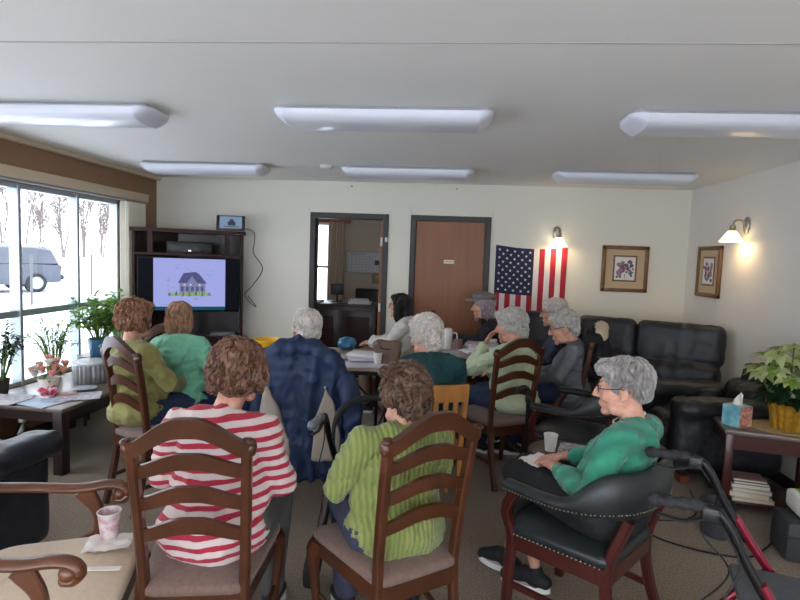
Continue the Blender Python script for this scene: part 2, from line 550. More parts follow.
# ---------------------------------------------------------------- ceiling lights
M_lens = mat('acrylic_lens', (226, 227, 236), 0.28, coat=0.3)
M_lens.node_tree.nodes['Principled BSDF'].inputs['Subsurface Weight'].default_value = 0.0
M_cap = mat('light_end_cap', (224, 225, 234), 0.35)
M_pan = mat('light_pan', (190, 190, 190), 0.5)
CL = [(-2.318, 3.11, 'nearer of the two ceiling lights by the window'), (-0.383, 3.11, 'nearer of the two ceiling lights in the middle of the room'), (1.552, 3.11, 'nearer of the two ceiling lights by the right wall'),
      (-2.318, 5.065, 'ceiling light above the television corner'), (-0.383, 5.065, 'ceiling light in front of the two doors'), (1.552, 5.065, 'ceiling light above the leather sofa')]
def make_light(lab):
    t = thing('ceiling_light', lab, 'ceiling light', (0, 0, 0), 0, 'long fluorescent ceiling lights')
    MB().box((0, 0, -0.012), (1.16, 0.20, 0.024), bev=0.004).build('pan', M_pan, t)
    sec = []
    for k in range(13):
        a = PI * k / 12
        yy = -math.cos(a)
        zz = math.sin(a)
        sec.append((0.155 * math.copysign(abs(yy) ** 0.75, yy), -0.03 - 0.070 * zz ** 0.55))
    sec = [(-0.135, -0.018)] + sec + [(0.135, -0.018)]
    n = len(sec)
    lb = MB()
    vs = [(-0.535, y, z) for y, z in sec] + [(0.535, y, z) for y, z in sec]
    lb.add(vs, [(i, i + 1, n + i + 1, n + i) for i in range(n - 1)] + [(n - 1, 0, n, 2 * n - 1)])
    lb.build('lens', M_lens, t, angle=60)
    for s in (-1, 1):
        cb = MB()
        rows = []
        for (dx, f, dz) in ((0, 1.015, 0), (0.03, 1.0, 0.002), (0.06, 0.86, 0.006), (0.076, 0.6, 0.012)):
            rows.append([(s * (0.533 + dx), y * f, -0.018 + (z + 0.018) * (1.02 if dx == 0 else (1 - dx * 9 * 0.9) if dx < 0.07 else 0.2)) for y, z in sec])
        vs = [p for r_ in rows for p in r_]
        fs = []
        for a in range(3):
            for i in range(n - 1):
                fs.append((a * n + i, a * n + i + 1, (a + 1) * n + i + 1, (a + 1) * n + i))
            fs.append((a * n + n - 1, a * n, (a + 1) * n, (a + 1) * n + n - 1))
        fs.append(tuple(3 * n + i for i in range(n))); fs.append(tuple(range(n)))
        cb.add(vs, fs)
        cb.build('end_cap', M_cap, t, angle=50)
    return t
L0 = make_light(CL[0][2]); L0.location = (CL[0][0], CL[0][1], H)
for x, y, lab in CL[1:]: dup(L0, (x, y, H), 0, lab)
sd = MB().lathe([(0.055, 0), (0.055, -0.018), (0.045, -0.03), (0.02, -0.034)], (0, 0, 0), 20).build('smoke_detector', M_plate)
sd.location = (-1.143, 5.011, H); tag(sd, 'small white smoke detector on the ceiling', 'smoke detector')

# ---------------------------------------------------------------- sconces
M_shade = mat('frosted_shade', (250, 246, 235), 0.5, emit=((255, 226, 170), 2.2))
M_shadeb = mat('frosted_shade_bright', (250, 246, 235), 0.5, emit=((255, 236, 205), 2.6))
def sconce(label, loc, rz, ms, energy):
    t = thing('wall_sconce', label, 'wall lamp', loc, rz)          # local -y points into the room
    p = MB()
    p.ell((0, -0.012, 0.06), (0.045, 0.016, 0.075), nu=20)
    p.build('back_plate', M_nickel, t)
    a = MB().tube(spline([(0, -0.02, 0.07), (0, -0.06, 0.105), (0, -0.11, 0.095), (0, -0.125, 0.055)], 6), 0.008, 10)
    a.build('arm', M_nickel, t)
    MB().lathe([(0.012, 0.065), (0.024, 0.055), (0.026, 0.02), (0.03, 0.008)], (0, -0.125, 0), 18).build('socket', M_nickel, t)
    MB().lathe([(0.032, 0.01), (0.05, -0.015), (0.072, -0.05), (0.098, -0.085), (0.094, -0.085), (0.068, -0.048), (0.045, -0.014), (0.028, 0.008)], (0, -0.125, 0), 28).build('shade', ms, t, angle=180)
    MB().ell((0, -0.125, -0.03), (0.024, 0.024, 0.034)).build('bulb', M_bulb, t)
    li = bpy.data.lights.new('sconce_bulb', 'POINT'); li.energy = energy; li.color = (1, 0.74, 0.42); li.shadow_soft_size = 0.04
    lo = bpy.data.objects.new('sconce_bulb', li); COL.objects.link(lo); lo.parent = t; lo.location = (0, -0.125, -0.085)
    return t
M_bulb = mat('lit_bulb', (255, 240, 210), 0.4, emit=((255, 225, 170), 12))
sconce('small lit nickel wall lamp above the flag', (1.2, D, 1.87), 0, M_shadeb, 1.1)
sconce('nickel wall lamp with white glass shade on the right wall', (XR, 4.95, 1.93), R(-90), M_shade, 1.3)
# ---------------------------------------------------------------- outside: snow, bank, trees, car
M_snow = mat('snow', (236, 240, 246), 0.8, var=(0.3, 0.04))
M_bark = mat('bark', (120, 108, 104), 0.9, var=(6, 0.3))
GZ = -0.2
struct('ground_snow', MB().box((-10, 8, GZ - 0.05), (160, 160, 0.1)), M_snow)
bank = MB()
rows = []
n = 60
for i in range(n + 1):
    y = -30 + i * 1.5
    h = 1.0 + 0.12 * noise.noise(V((y * 0.2, 1, 0)))
    x = -23 + 0.5 * noise.noise(V((y * 0.1, 5, 0)))
    rows.append([(x + dx, y, GZ + h * f) for dx, f in ((3.5, -0.05), (2.2, 0.45), (1.0, 0.95), (-0.5, 1.0), (-3, 0.9), (-6, -0.05))])
vs = [p for r_ in rows for p in r_]
bank.add(vs, [(i * 6 + j, i * 6 + j + 1, i * 6 + 7 + j, i * 6 + 6 + j) for i in range(n) for j in range(5)])
struct('terrain_snow_bank', bank, M_snow, smooth=True)

def make_tree(seed, h, name='bare_tree'):
    rnd = random.Random(seed)
    mb = MB()
    def branch(p, d, L, r, lvl):
        pts = [p]; rad = [r]
        q = V(p); dd = V(d)
        seg = 4 if lvl else 6
        for i in range(seg):
            dd = (dd + V((rnd.uniform(-1, 1), rnd.uniform(-1, 1), rnd.uniform(-0.2, 0.7))) * (0.10 if lvl == 0 else 0.2)).normalized()
            q = q + dd * L / seg
            pts.append(q.copy()); rad.append(max(0.012, r * (1 - 0.75 * (i + 1) / seg)))
        mb.tube(pts, rad, 5 if lvl < 2 else 3)
        if lvl >= 3: return
        nb = (20, 5, 3)[lvl]
        for k in range(nb):
            t = rnd.uniform(0.3 if lvl == 0 else 0.2, 1.0)
            i = min(seg - 1, int(t * seg))
            pp = pts[i].lerp(pts[i + 1], t * seg - i)
            az = rnd.uniform(0, 2 * PI)
            side = V((math.cos(az), math.sin(az), rnd.uniform(0.4, 1.2))).normalized()
            nd = (dd * 0.5 + side).normalized()
            branch(pp, nd, L * (rnd.uniform(0.14, 0.22) if lvl == 0 else rnd.uniform(0.3, 0.5)), max(0.02, rad[i] * 0.55), lvl + 1)
    branch(V((0, 0, 0)), V((0, 0, 1)), h, 0.045 + h * 0.004, 0)
    return mb.build(name, M_bark, None, True)
TP = [make_tree(s, h) for s, h in ((1, 8.5), (2, 7.4), (3, 9.2), (4, 6.5), (5, 8.0))]
rnd = random.Random(5)
k = 0
for i in range(72):
    # a belt of trees behind the bank, running along y
    row = i % 4
    y = 20 + (i // 4) * 2.6 + row * 1.25 + rnd.uniform(-0.15, 0.15)
    x = -28.6 - row * 2.7 - rnd.uniform(0, 0.25)
    o = TP[i % 5] if i < 5 else TP[i % 5].copy()
    if i >= 5: COL.objects.link(o)
    o.location = (x, y, GZ); o.rotation_euler = (0, 0, rnd.uniform(0, 6.28))
    s_ = rnd.uniform(0.8, 1.15); o.scale = (s_, s_, s_)
    tag(o, 'bare winter tree beyond the snow bank outside the window', 'tree', 'bare trees outside the window')

# fence posts in the snow
M_post = mat('fence_metal', (84, 84, 88), 0.6)
for x, y, lab in ((-12.2, 15.0, 'thin grey post in the snow in front of the parked car'), (-13.0, 18.9, 'thin grey post standing in the snow beyond the car')):
    p = MB().tube([(0, 0, 0), (0, 0, 1.45)], 0.035, 8)
    p.ell((0, 0, 1.46), (0.045, 0.045, 0.03), nu=8, nv=6)
    o = p.build('fence_post', M_post); o.location = (x, y, GZ); tag(o, lab, 'post')

# the parked car (sport utility shape)
M_car = mat('car_paint', (44, 52, 66), 0.35, 0.2, coat=0.8)
M_carglass = mat('car_glass', (30, 36, 44), 0.08)
M_tyre = mat('tyre_rubber', (24, 24, 26), 0.8)
M_rim = mat('wheel_rim', (150, 154, 160), 0.35, 0.8)
car = thing('parked_car', 'dark blue sport utility car parked in the snow outside the window', 'car', (-16.6, 18.1, GZ), R(242))
def car_sec(x, w, zb, zt, round_=0.1):
    return [(x, -w, zb), (x, -w - 0.02, lerp(zb, zt, 0.45)), (x, -w + 0.03, zt - 0.06), (x, -w + 0.14, zt), (x, w - 0.14, zt), (x, w - 0.03, zt - 0.06), (x, w + 0.02, lerp(zb, zt, 0.45)), (x, w, zb)]
def loft(secs):
    mb = MB(); n = len(secs[0]); vs = [p for s_ in secs for p in s_]
    fs = [(i * n + j, i * n + (j + 1) % n, (i + 1) * n + (j + 1) % n, (i + 1) * n + j) for i in range(len(secs) - 1) for j in range(n)]
    fs += [tuple(range(n)), tuple((len(secs) - 1) * n + j for j in range(n))]
    return mb.add(vs, fs)
loft([car_sec(-2.3, 0.78, 0.5, 0.95), car_sec(-2.22, 0.9, 0.38, 1.08), car_sec(-1.2, 0.94, 0.32, 1.12), car_sec(0.6, 0.94, 0.32, 1.1), car_sec(1.2, 0.93, 0.34, 1.08), car_sec(2.1, 0.88, 0.38, 0.98), car_sec(2.35, 0.76, 0.48, 0.82)]).build('car_body', M_car, car, angle=50)
loft([[(x, y * f, z) for y, z in ((-w, 1.08), (-w + 0.1, zt - 0.08), (-w + 0.22, zt), (w - 0.22, zt), (w - 0.1, zt - 0.08), (w, 1.08))] for x, w, zt, f in ((-2.2, 0.86, 1.2, 1), (-1.95, 0.88, 1.66, 1), (-1.3, 0.88, 1.74, 1), (0.1, 0.88, 1.72, 1), (0.5, 0.87, 1.6, 1), (1.15, 0.86, 1.14, 1))]).build('cabin', M_car, car, angle=40)
for s in (-1, 1):
    for a, b, c, d in ((-1.85, -1.05, -1.0, -1.75), (-0.95, -0.25, -0.22, -0.93), (-0.15, 0.75, 0.35, -0.13)):
        MB().prism([(a, 1.14), (b, 1.14), (c, 1.6), (d, 1.6)], -0.006, 0.006, mtx=Matrix.Translation((0, s * 0.85, 0)) @ Matrix.Rotation(PI / 2 + s * 0.16, 4, 'X') @ Matrix.Translation((0, 0 if s < 0 else 0, 0))).build('side_window', M_carglass, car)
    for x in (-1.35, 1.42):
        w = MB(); w.tube([(x, s * 0.74, 0.36), (x, s * 0.96, 0.36)], 0.36, 24)
        wo = w.build('wheel', M_tyre, car)
        rm_ = MB(); rm_.tube([(x, s * 0.95, 0.36), (x, s * 0.972, 0.36)], 0.23, 20)
        for q in range(5):
            a = q * 2 * PI / 5
            rm_.strip([(x, s * 0.975, 0.36), (x + 0.21 * math.cos(a), s * 0.975, 0.36 + 0.21 * math.sin(a))], 0.05, 0.012, up=(0, 1, 0))
        rm_.build('rim', M_rim, wo)
MB().box((-2.33, 0, 0.55), (0.14, 1.66, 0.2), bev=0.06).build('bumper', M_darkplastic, car)
MB().box((2.34, 0, 0.52), (0.14, 1.6, 0.2), bev=0.06).build('bumper', M_darkplastic, car)
for s in (-1, 1):
    MB().box((2.24, s * 0.66, 0.8), (0.1, 0.3, 0.12), bev=0.03).build('headlight', M_white, car)
    MB().box((-2.27, s * 0.74, 0.92), (0.08, 0.18, 0.2), bev=0.03).build('tail_light', mat('tail_red', (120, 20, 20), 0.3), car)
sw = MB(); sw.box((-0.8, 0, 1.755), (2.3, 1.25, 0.06), bev=0.03); sw.build('roof_snow', M_snow, car)
# ---------------------------------------------------------------- furniture
M_cherry = mat('dark_cherry_wood', (78, 41, 22), 0.3, var=(5, 0.35, 6), stretch=(1.5, 1.5, 1.5), coat=0.25)
M_mahog = mat('mahogany', (74, 26, 22), 0.32, var=(5, 0.3, 6), coat=0.3)
M_honey = mat('honey_oak', (182, 122, 62), 0.4, var=(7, 0.22, 6), stretch=(4, 4, 0.6))
M_armwood = mat('walnut_arm', (106, 60, 33), 0.33, var=(6, 0.35, 6), coat=0.3)
M_espresso = mat('espresso_wood', (46, 32, 30), 0.4, var=(6, 0.25, 5), coat=0.15)
M_redwood = mat('cherry_cabinet', (58, 22, 22), 0.5, var=(6, 0.3, 5), stretch=(1, 1, 6), spec=0.3)
M_seatcloth = mat('taupe_seat_cloth', (116, 92, 82), 0.9, var=(60, 0.2, 3), bump=(220, 0.3, 0.004), sheen=0.2)
M_cream = mat('cream_seat_cloth', (222, 202, 176), 0.85, var=(50, 0.08, 3), bump=(200, 0.3, 0.004), sheen=0.2)
M_leather = mat('black_leather', (34, 35, 40), 0.46, var=(4, 0.25), bump=(60, 0.12, 0.006))
M_navyleather = mat('navy_leather', (34, 38, 48), 0.4, var=(4, 0.2), bump=(60, 0.12, 0.006))
M_greenleather = mat('black_green_leather', (36, 42, 44), 0.36, var=(6, 0.2), bump=(90, 0.12, 0.005))
M_nail = mat('brass_nail', (124, 112, 90), 0.3, 0.9)

def cushion(mb, outline, z0, h, dome=0.02, mi=0):
    cx = sum(p[0] for p in outline) / len(outline); cy = sum(p[1] for p in outline) / len(outline)
    n = len(outline)
    rows = []
    for f, z in ((0.97, z0), (1.0, z0 + h * 0.2), (1.0, z0 + h * 0.62), (0.985, z0 + h * 0.85), (0.94, z0 + h), (0.75, z0 + h + dome * 0.6), (0.4, z0 + h + dome * 0.95)):
        rows.append([(cx + (x - cx) * f, cy + (y - cy) * f, z) for x, y in outline])
    vs = [p for r_ in rows for p in r_] + [(cx, cy, z0 + h + dome)]
    fs = [tuple(range(n - 1, -1, -1))]
    for i in range(len(rows) - 1):
        for j in range(n):
            fs.append((i * n + j, i * n + (j + 1) % n, (i + 1) * n + (j + 1) % n, (i + 1) * n + j))
    k = (len(rows) - 1) * n
    for j in range(n): fs.append((k + j, k + (j + 1) % n, len(vs) - 1))
    return mb.add(vs, fs, mi)

def rounded(pts, r=0.04, n=4):
    out = []
    k = len(pts)
    for i in range(k):
        p, a, b = V(pts[i]).to_2d() if len(pts[i]) > 2 else V(pts[i]), V(pts[i - 1]), V(pts[(i + 1) % k])
        u = (a - p).normalized(); w = (b - p).normalized()
        p0, p1 = p + u * r, p + w * r
        for t in range(n + 1):
            t /= n
            q = p0 * (1 - t) ** 2 + p * 2 * t * (1 - t) + p1 * t * t
            out.append((q.x, q.y))
    return out

def post_y(z):
    return -0.205 - 0.075 * max(0, (z - 0.46) / 0.54) ** 1.3

def ladder_slat(mb, ztop, hc, arch, he, hw=0.172, bow=0.025, thick=0.02, n=28):
    """yoke-shaped slat: ztop = top at centre, hc/he = height at centre/end"""
    vs = []
    for i in range(n + 1):
        s = -1 + 2 * i / n
        drop = arch * (0.4 * s * s + 0.6 * sstep(0.15, 1.0, abs(s)))
        h = lerp(hc, he, sstep(0.3, 1, abs(s)))
        zt = ztop - drop; zb = zt - h
        for z in (zt, zb):
            y = post_y(z) - bow * (1 - s * s)
            vs.append((s * hw, y + thick / 2, z)); vs.append((s * hw, y - thick / 2, z))
    fs = []
    for i in range(n):
        a = i * 4; b = a + 4
        fs += [(a, a + 1, b + 1, b), (a + 1, a + 3, b + 3, b + 1), (a + 3, a + 2, b + 2, b + 3), (a + 2, a, b, b + 2)]
    fs += [(0, 2, 3, 1), (n * 4, n * 4 + 1, n * 4 + 3, n * 4 + 2)]
    return mb.add(vs, fs)

LADDER_GROUP = 'ladder-back dining chairs around the room'
def ladder_chair(label, loc, rz):
    t = thing('dining_chair', label, 'chair', loc, rz, LADDER_GROUP)
    out = rounded([(-0.178, -0.235), (0.178, -0.235), (0.25, 0.235), (-0.25, 0.235)], 0.05)
    cushion(MB(), out, 0.435, 0.04, 0.022).build('seat', M_seatcloth, t, angle=70)
    fr = MB()
    fr.prism(rounded([(-0.173, -0.23), (0.173, -0.23), (0.24, 0.225), (-0.24, 0.225)], 0.03), 0.37, 0.44)
    fr.build('seat_frame', M_cherry, t)
    for s in (-1, 1):
        MB().strip(spline([(s * 0.163, -0.29, 0), (s * 0.165, -0.235, 0.22), (s * 0.168, -0.207, 0.45), (s * 0.175, post_y(0.7), 0.7), (s * 0.184, post_y(1.0), 1.0)], 6),
                   0.034, 0.042, up=(0, 1, 0)).build('back_leg', M_cherry, t)
        lg = MB().tube(spline([(s * 0.222, 0.198, 0.43), (s * 0.238, 0.222, 0.36), (s * 0.228, 0.21, 0.2), (s * 0.216, 0.2, 0.06), (s * 0.226, 0.222, 0.008)], 6),
                       [0.034, 0.036, 0.037, 0.036, 0.034, 0.031, 0.029, 0.027, 0.025, 0.023, 0.022, 0.021, 0.02, 0.019, 0.018, 0.018, 0.018, 0.018, 0.019, 0.02, 0.021, 0.022, 0.024, 0.025, 0.024], 12)
        lg.build('front_leg', M_cherry, t)
    cr = MB()
    ladder_slat(cr, 1.085, 0.066, 0.098, 0.056, hw=0.196, thick=0.032)
    for s in (-1, 1):
        cr.ell((s * 0.194, post_y(0.97), 0.972), (0.022, 0.024, 0.032), nu=12, nv=8)
        cr.ell((s * 0.198, post_y(0.97) - 0.012, 0.996), (0.016, 0.02, 0.012), nu=10, nv=6)
    cr.build('crest_rail', M_cherry, t, angle=40)
    for z in (0.962, 0.845, 0.728):
        ladder_slat(MB(), z, 0.056, 0.052, 0.046).build('slat', M_cherry, t, angle=40)
    for s in (-1, 1):
        MB().strip([(s * 0.166, -0.23, 0.17), (s * 0.222, 0.2, 0.19)], 0.018, 0.026).build('stretcher', M_cherry, t)
    return t

ladder_chair('dark ladder-back dining chair with taupe seat under the woman in the red striped shirt', (-0.856, 1.92, 0), R(10.7))
ladder_chair('dark ladder-back dining chair with taupe seat under the woman in the lime green sweater', (-0.18, 2.10, 0), R(36))
ladder_chair('dark ladder-back dining chair under the woman in the pale green cardigan', (0.416, 4.05, 0), R(28))
ladder_chair('dark ladder-back dining chair beside the coffee table, under the woman in the olive top', (-1.79, 3.30, 0), R(-30))
ladder_chair('dark ladder-back dining chair seen edge-on behind the woman in the grey quilted coat', (0.94, 4.55, 0), R(78))
ladder_chair('dining chair hidden under the draped navy jacket, with the white-haired man on it', (-0.87, 3.42, 0), R(6))
ladder_chair('dark dining chair under the woman in the mint hooded top', (-1.93, 3.95, 0), R(-5))
ladder_chair('dark dining chair by the doors under the woman in the white sweater', (-0.42, 5.55, 0), R(84))
ladder_chair('dark dining chair behind the table under the person in the grey cap', (0.42, 5.66, 0), R(80))

# light oak slat-back chair
t = thing('slat_back_chair', 'light honey oak slat-back chair under the woman in the dark teal top', 'chair', (-0.08, 3.42, 0), R(12))
cushion(MB(), rounded([(-0.19, -0.2), (0.19, -0.2), (0.21, 0.21), (-0.21, 0.21)], 0.05), 0.435, 0.022, 0.004).build('seat', M_honey, t)
for s in (-1, 1):
    MB().strip(spline([(s * 0.18, -0.25, 0), (s * 0.18, -0.2, 0.45), (s * 0.185, -0.265, 0.86)], 8), 0.034, 0.034, up=(0, 1, 0)).build('back_leg', M_honey, t)
    MB().tube([(s * 0.18, 0.18, 0.44), (s * 0.19, 0.19, 0)], [0.02, 0.015], 12).build('front_leg', M_honey, t)
def bowed(z0, z1, hw=0.2, y=-0.255):
    b = MB(); vs = []; n = 16
    for i in range(n + 1):
        s = -1 + 2 * i / n
        for z in (z0, z1):
            for d in (0.011, -0.011):
                vs.append((s * hw, y - 0.03 * (1 - s * s) + d - (z - 0.8) * 0.12, z))
    fs = []
    for i in range(n):
        a = i * 4; c = a + 4
        fs += [(a, a + 1, c + 1, c), (a + 1, a + 3, c + 3, c + 1), (a + 3, a + 2, c + 2, c + 3), (a + 2, a, c, c + 2)]
    fs += [(0, 2, 3, 1), (n * 4, n * 4 + 1, n * 4 + 3, n * 4 + 2)]
    return b.add(vs, fs)
bowed(0.765, 0.87).build('top_rail', M_honey, t)
for k in range(5):
    x = -0.12 + k * 0.06
    MB().strip([(x, -0.205, 0.45), (x, -0.262 - 0.03 * (1 - (x / 0.2) ** 2), 0.78)], 0.03, 0.01, up=(0, 1, 0)).build('back_slat', M_honey, t)

# captain's chairs
def captain_chair(label, loc, rz):
    t = thing('captains_chair', label, 'armchair', loc, rz, 'captain chairs with black padded horseshoe backs')
    cushion(MB(), rounded([(-0.24, -0.24), (0.24, -0.24), (0.27, 0.25), (-0.27, 0.25)], 0.07), 0.405, 0.05, 0.03).build('seat', M_greenleather, t, angle=80)
    MB().prism(rounded([(-0.235, -0.235), (0.235, -0.235), (0.262, 0.242), (-0.262, 0.242)], 0.05), 0.34, 0.405).build('seat_frame', M_mahog, t)
    # horseshoe back and arms
    path, rad = [], []
    N = 44
    for i in range(N + 1):
        u = -1 + 2 * i / N
        a = abs(u)
        if a > 0.55:
            q = (a - 0.55) / 0.45
            x = 0.295 + 0.012 * math.sin(q * PI); y = lerp(-0.10, 0.205, q)
        else:
            q = a / 0.55
            ang = q * PI / 2
            x = 0.295 * math.sin(ang) ** 0.85; y = -0.10 - 0.19 * math.cos(ang) ** 0.9
        back = 1 - sstep(0.30, 0.66, a)
        top = lerp(0.668, 0.815, back); bot = lerp(0.622, 0.625, back)
        hh = (top - bot) / 2
        rad.append((hh, lerp(0.034, 0.036, back)))
        path.append(V((math.copysign(x, u), y - 0.02 * back, (top + bot) / 2)))
    band = MB().tube(path, rad, 14, cap='round', up=(0, 0, 1))
    bo = band.build('backrest', M_greenleather, t, angle=80)
    nl = MB()
    for i in range(N * 2 + 1):
        k = i / 2
        j = min(N - 1, int(k)); p = path[j].lerp(path[j + 1], k - j); h0 = lerp(rad[j][0], rad[j + 1][0], k - j)
        tg = (path[j + 1] - path[j]).normalized(); outw = tg.cross(V((0, 0, 1))).normalized()
        nl.ell(p + outw * 0.029 - V((0, 0, h0 * 0.62)), 0.0036, nu=6, nv=4)
    nl.build('nail_trim', M_nail, bo)
    ns = MB()
    for a, b in (((-0.247, -0.2), (-0.27, 0.2)), ((-0.2, 0.254), (0.2, 0.254)), ((0.27, 0.2), (0.247, -0.2))):
        for k in range(22):
            q = k / 21
            ns.ell((lerp(a[0], b[0], q), lerp(a[1], b[1], q), 0.414), 0.0045, nu=6, nv=4)
    ns.build('nail_trim', M_nail, t)
    for s in (-1, 1):
        MB().strip(spline([(s * 0.25, 0.215, 0.0), (s * 0.25, 0.21, 0.2), (s * 0.255, 0.2, 0.4), (s * 0.285, 0.215, 0.52), (s * 0.306, 0.16, 0.632)], 6), 0.042, 0.044, up=(0, 1, 0)).build('front_leg', M_mahog, t)
        MB().strip(spline([(s * 0.235, -0.30, 0.0), (s * 0.215, -0.235, 0.2), (s * 0.205, -0.215, 0.4), (s * 0.2, -0.285, 0.63)], 6), 0.044, 0.044, up=(0, 1, 0)).build('back_leg', M_mahog, t)
        MB().strip([(s * 0.225, -0.24, 0.17), (s * 0.25, 0.21, 0.17)], 0.02, 0.03).build('stretcher', M_mahog, t)
    return t
captain_chair('mahogany captain chair with black padded back under the woman in the teal sweater', (0.66, 2.42, 0), R(50))
captain_chair('empty mahogany captain chair behind the woman in the teal sweater', (0.95, 3.80, 0), R(62))

# cream upholstered open armchair, bottom left
t = thing('open_armchair', 'carved wooden open armchair with cream upholstered seat holding a paper cup', 'armchair', (-1.35, 1.70, 0), R(-72))
cushion(MB(), rounded([(-0.25, -0.27), (0.25, -0.27), (0.30, 0.27), (-0.30, 0.27)], 0.10, 6), 0.40, 0.055, 0.03).build('seat', M_cream, t, angle=80)
MB().prism(rounded([(-0.245, -0.265), (0.245, -0.265), (0.292, 0.262), (-0.292, 0.262)], 0.09, 6), 0.335, 0.405).build('seat_frame', M_armwood, t)
for s in (-1, 1):
    arm = []
    for p in spline([(s * 0.245, -0.30, 0.69), (s * 0.26, -0.15, 0.675), (s * 0.272, 0.02, 0.655), (s * 0.28, 0.12, 0.662), (s * 0.282, 0.175, 0.652), (s * 0.282, 0.197, 0.625), (s * 0.281, 0.182, 0.602), (s * 0.281, 0.158, 0.602)], 7): arm.append(p)
    ar = MB().tube(arm, [(lerp(0.017, 0.02, min(1, i / 30)), 0.027) for i in range(len(arm))], 12, cap='round', up=(0, 0.3, 1))
    ar.ell((s * 0.281, 0.168, 0.622), (0.032, 0.03, 0.03), nu=14, nv=10)
    ar.build('armrest', M_armwood, t)
    MB().strip(spline([(s * 0.278, 0.0, 0.40), (s * 0.280, 0.085, 0.47), (s * 0.280, 0.085, 0.56), (s * 0.276, 0.035, 0.645)], 8), 0.03, [0.07 - 0.03 * math.sin(PI * i / 24) for i in range(25)], up=(0, 1, 0)).build('arm_support', M_armwood, t)
    MB().strip(spline([(s * 0.235, -0.36, 0), (s * 0.24, -0.28, 0.4), (s * 0.252, -0.33, 0.75), (s * 0.255, -0.42, 1.06)], 7), 0.045, 0.045, up=(0, 1, 0)).build('back_leg', M_armwood, t)
    MB().tube(spline([(s * 0.265, 0.23, 0.38), (s * 0.28, 0.26, 0.3), (s * 0.27, 0.24, 0.14), (s * 0.275, 0.26, 0.0)], 7), [0.036] * 6 + [0.03] * 6 + [0.024] * 9 + [0.028], 12).build('front_leg', M_armwood, t)
b = MB().box((0, -0.35, 0.78), (0.46, 0.06, 0.5), rm=Matrix.Rotation(R(-14), 3, 'X').to_3x3(), bev=0.025)
b.build('backrest', M_cream, t)
bowed(1.02, 1.10, 0.27, -0.40).build('crest_rail', M_armwood, t)

# ---------------------------------------------------------------- leather seating
def puff(c, d, bev, rm=None, rz=0.0):
    return MB().box(c, d, rz=rz, rm=rm, bev=bev, seg=4)
def puffy(name, parts, m, parent, vox=0.018, amp=0.008, sc=9, seed=0.0, it=5):
    mb = MB()
    for c, d, bev, tilt in parts:
        mb.box(c, d, rm=Matrix.Rotation(R(tilt), 3, 'X').to_3x3(), bev=bev, seg=4)
    me = remesh(mb, vox, it, [(amp, sc, (1.0, 0.7, 0.45), seed), (amp * 0.5, sc * 2.1, (0.6, 1, 1.2), seed + 7)])
    return link(name, me, m, parent, True, None)

sofa = thing('leather_sofa', 'long black leather reclining sofa with puffy back cushions in the far right corner', 'sofa', (1.55, 5.12, 0), R(-25))
MB().box((0, 0.10, 0.17), (1.82, 0.62, 0.26), bev=0.05).build('base', M_leather, sofa)
for k, (x, W2) in enumerate(((0.56, 0.73), (-0.085, 0.56), (-0.645, 0.56))):
    puffy('seat_cushion', [((x, 0.02, 0.38), (W2 - 0.02, 0.60, 0.20), 0.08, 0), ((x, -0.24, 0.27), (W2 - 0.03, 0.12, 0.34), 0.055, 0)], M_leather, sofa, seed=k * 3.1, amp=0.004, sc=6)
    puffy('back_cushion', [((x, 0.34, 0.90), (W2 + 0.004, 0.22, 0.38), 0.07, -8), ((x, 0.28, 0.60), (W2 - 0.012, 0.24, 0.30), 0.10, -8)], M_leather, sofa, seed=k * 5.3, amp=0.006, sc=7)
for k in (-1, 1):
    puffy('armrest', [((k * 0.83, 0.02, 0.36), (0.17, 0.62, 0.44), 0.07, 0), ((k * 0.82, -0.02, 0.56), (0.20, 0.50, 0.14), 0.065, 0)], M_leather, sofa, seed=k * 2.3, amp=0.004, sc=6)
MB().box((0, 0.36, 0.52), (1.80, 0.10, 0.86), rm=Matrix.Rotation(R(-8), 3, 'X').to_3x3(), bev=0.045).build('back_panel', M_leather, sofa)
for x in (-0.82, 0.82):
    for y in (-0.18, 0.34):
        MB().lathe([(0.025, 0), (0.035, 0.05)], (x, y, 0), 12).build('foot', M_redwood, sofa)

def recliner(name, label, loc, rz, m, back=1.0, w=0.62):
    t = thing(name, label, 'armchair', loc, rz)
    MB().box((0, 0.0, 0.18), (w + 0.2, 0.66, 0.24), bev=0.05).build('base', m, t)
    puffy('seat_cushion', [((0, 0.06, 0.37), (w, 0.66, 0.22), 0.09, 0), ((0, 0.37, 0.25), (w - 0.02, 0.10, 0.32), 0.045, 0)], m, t, seed=1.7)
    puffy('back_cushion', [((0, -0.29, back - 0.17), (w - 0.01, 0.24, 0.36), 0.10, 12), ((0, -0.22, back - 0.42), (w - 0.02, 0.24, 0.34), 0.10, 12)], m, t, seed=4.1, amp=0.01)
    for s in (-1, 1):
        puffy('armrest', [((s * (w / 2 + 0.10), 0.02, 0.34), (0.2, 0.78, 0.46), 0.08, 0), ((s * (w / 2 + 0.10), 0.06, 0.575), (0.235, 0.70, 0.16), 0.075, 0)], m, t, seed=s * 2.9, amp=0.006)
        for y in (-0.28, 0.28):
            MB().box((s * (w / 2 + 0.06), y, 0.03), (0.1, 0.07, 0.06), bev=0.01).build('foot', mat('recliner_foot', (122, 62, 36), 0.4), t)
    MB().box((0, -0.34, 0.46), (w + 0.02, 0.1, 0.8), rm=Matrix.Rotation(R(10), 3, 'X').to_3x3(), bev=0.045).build('back_panel', m, t)
    return t
recliner('leather_recliner', 'black leather recliner by the right wall behind the end table', (2.12, 4.40, 0), R(91), M_leather, 0.72, 0.42)

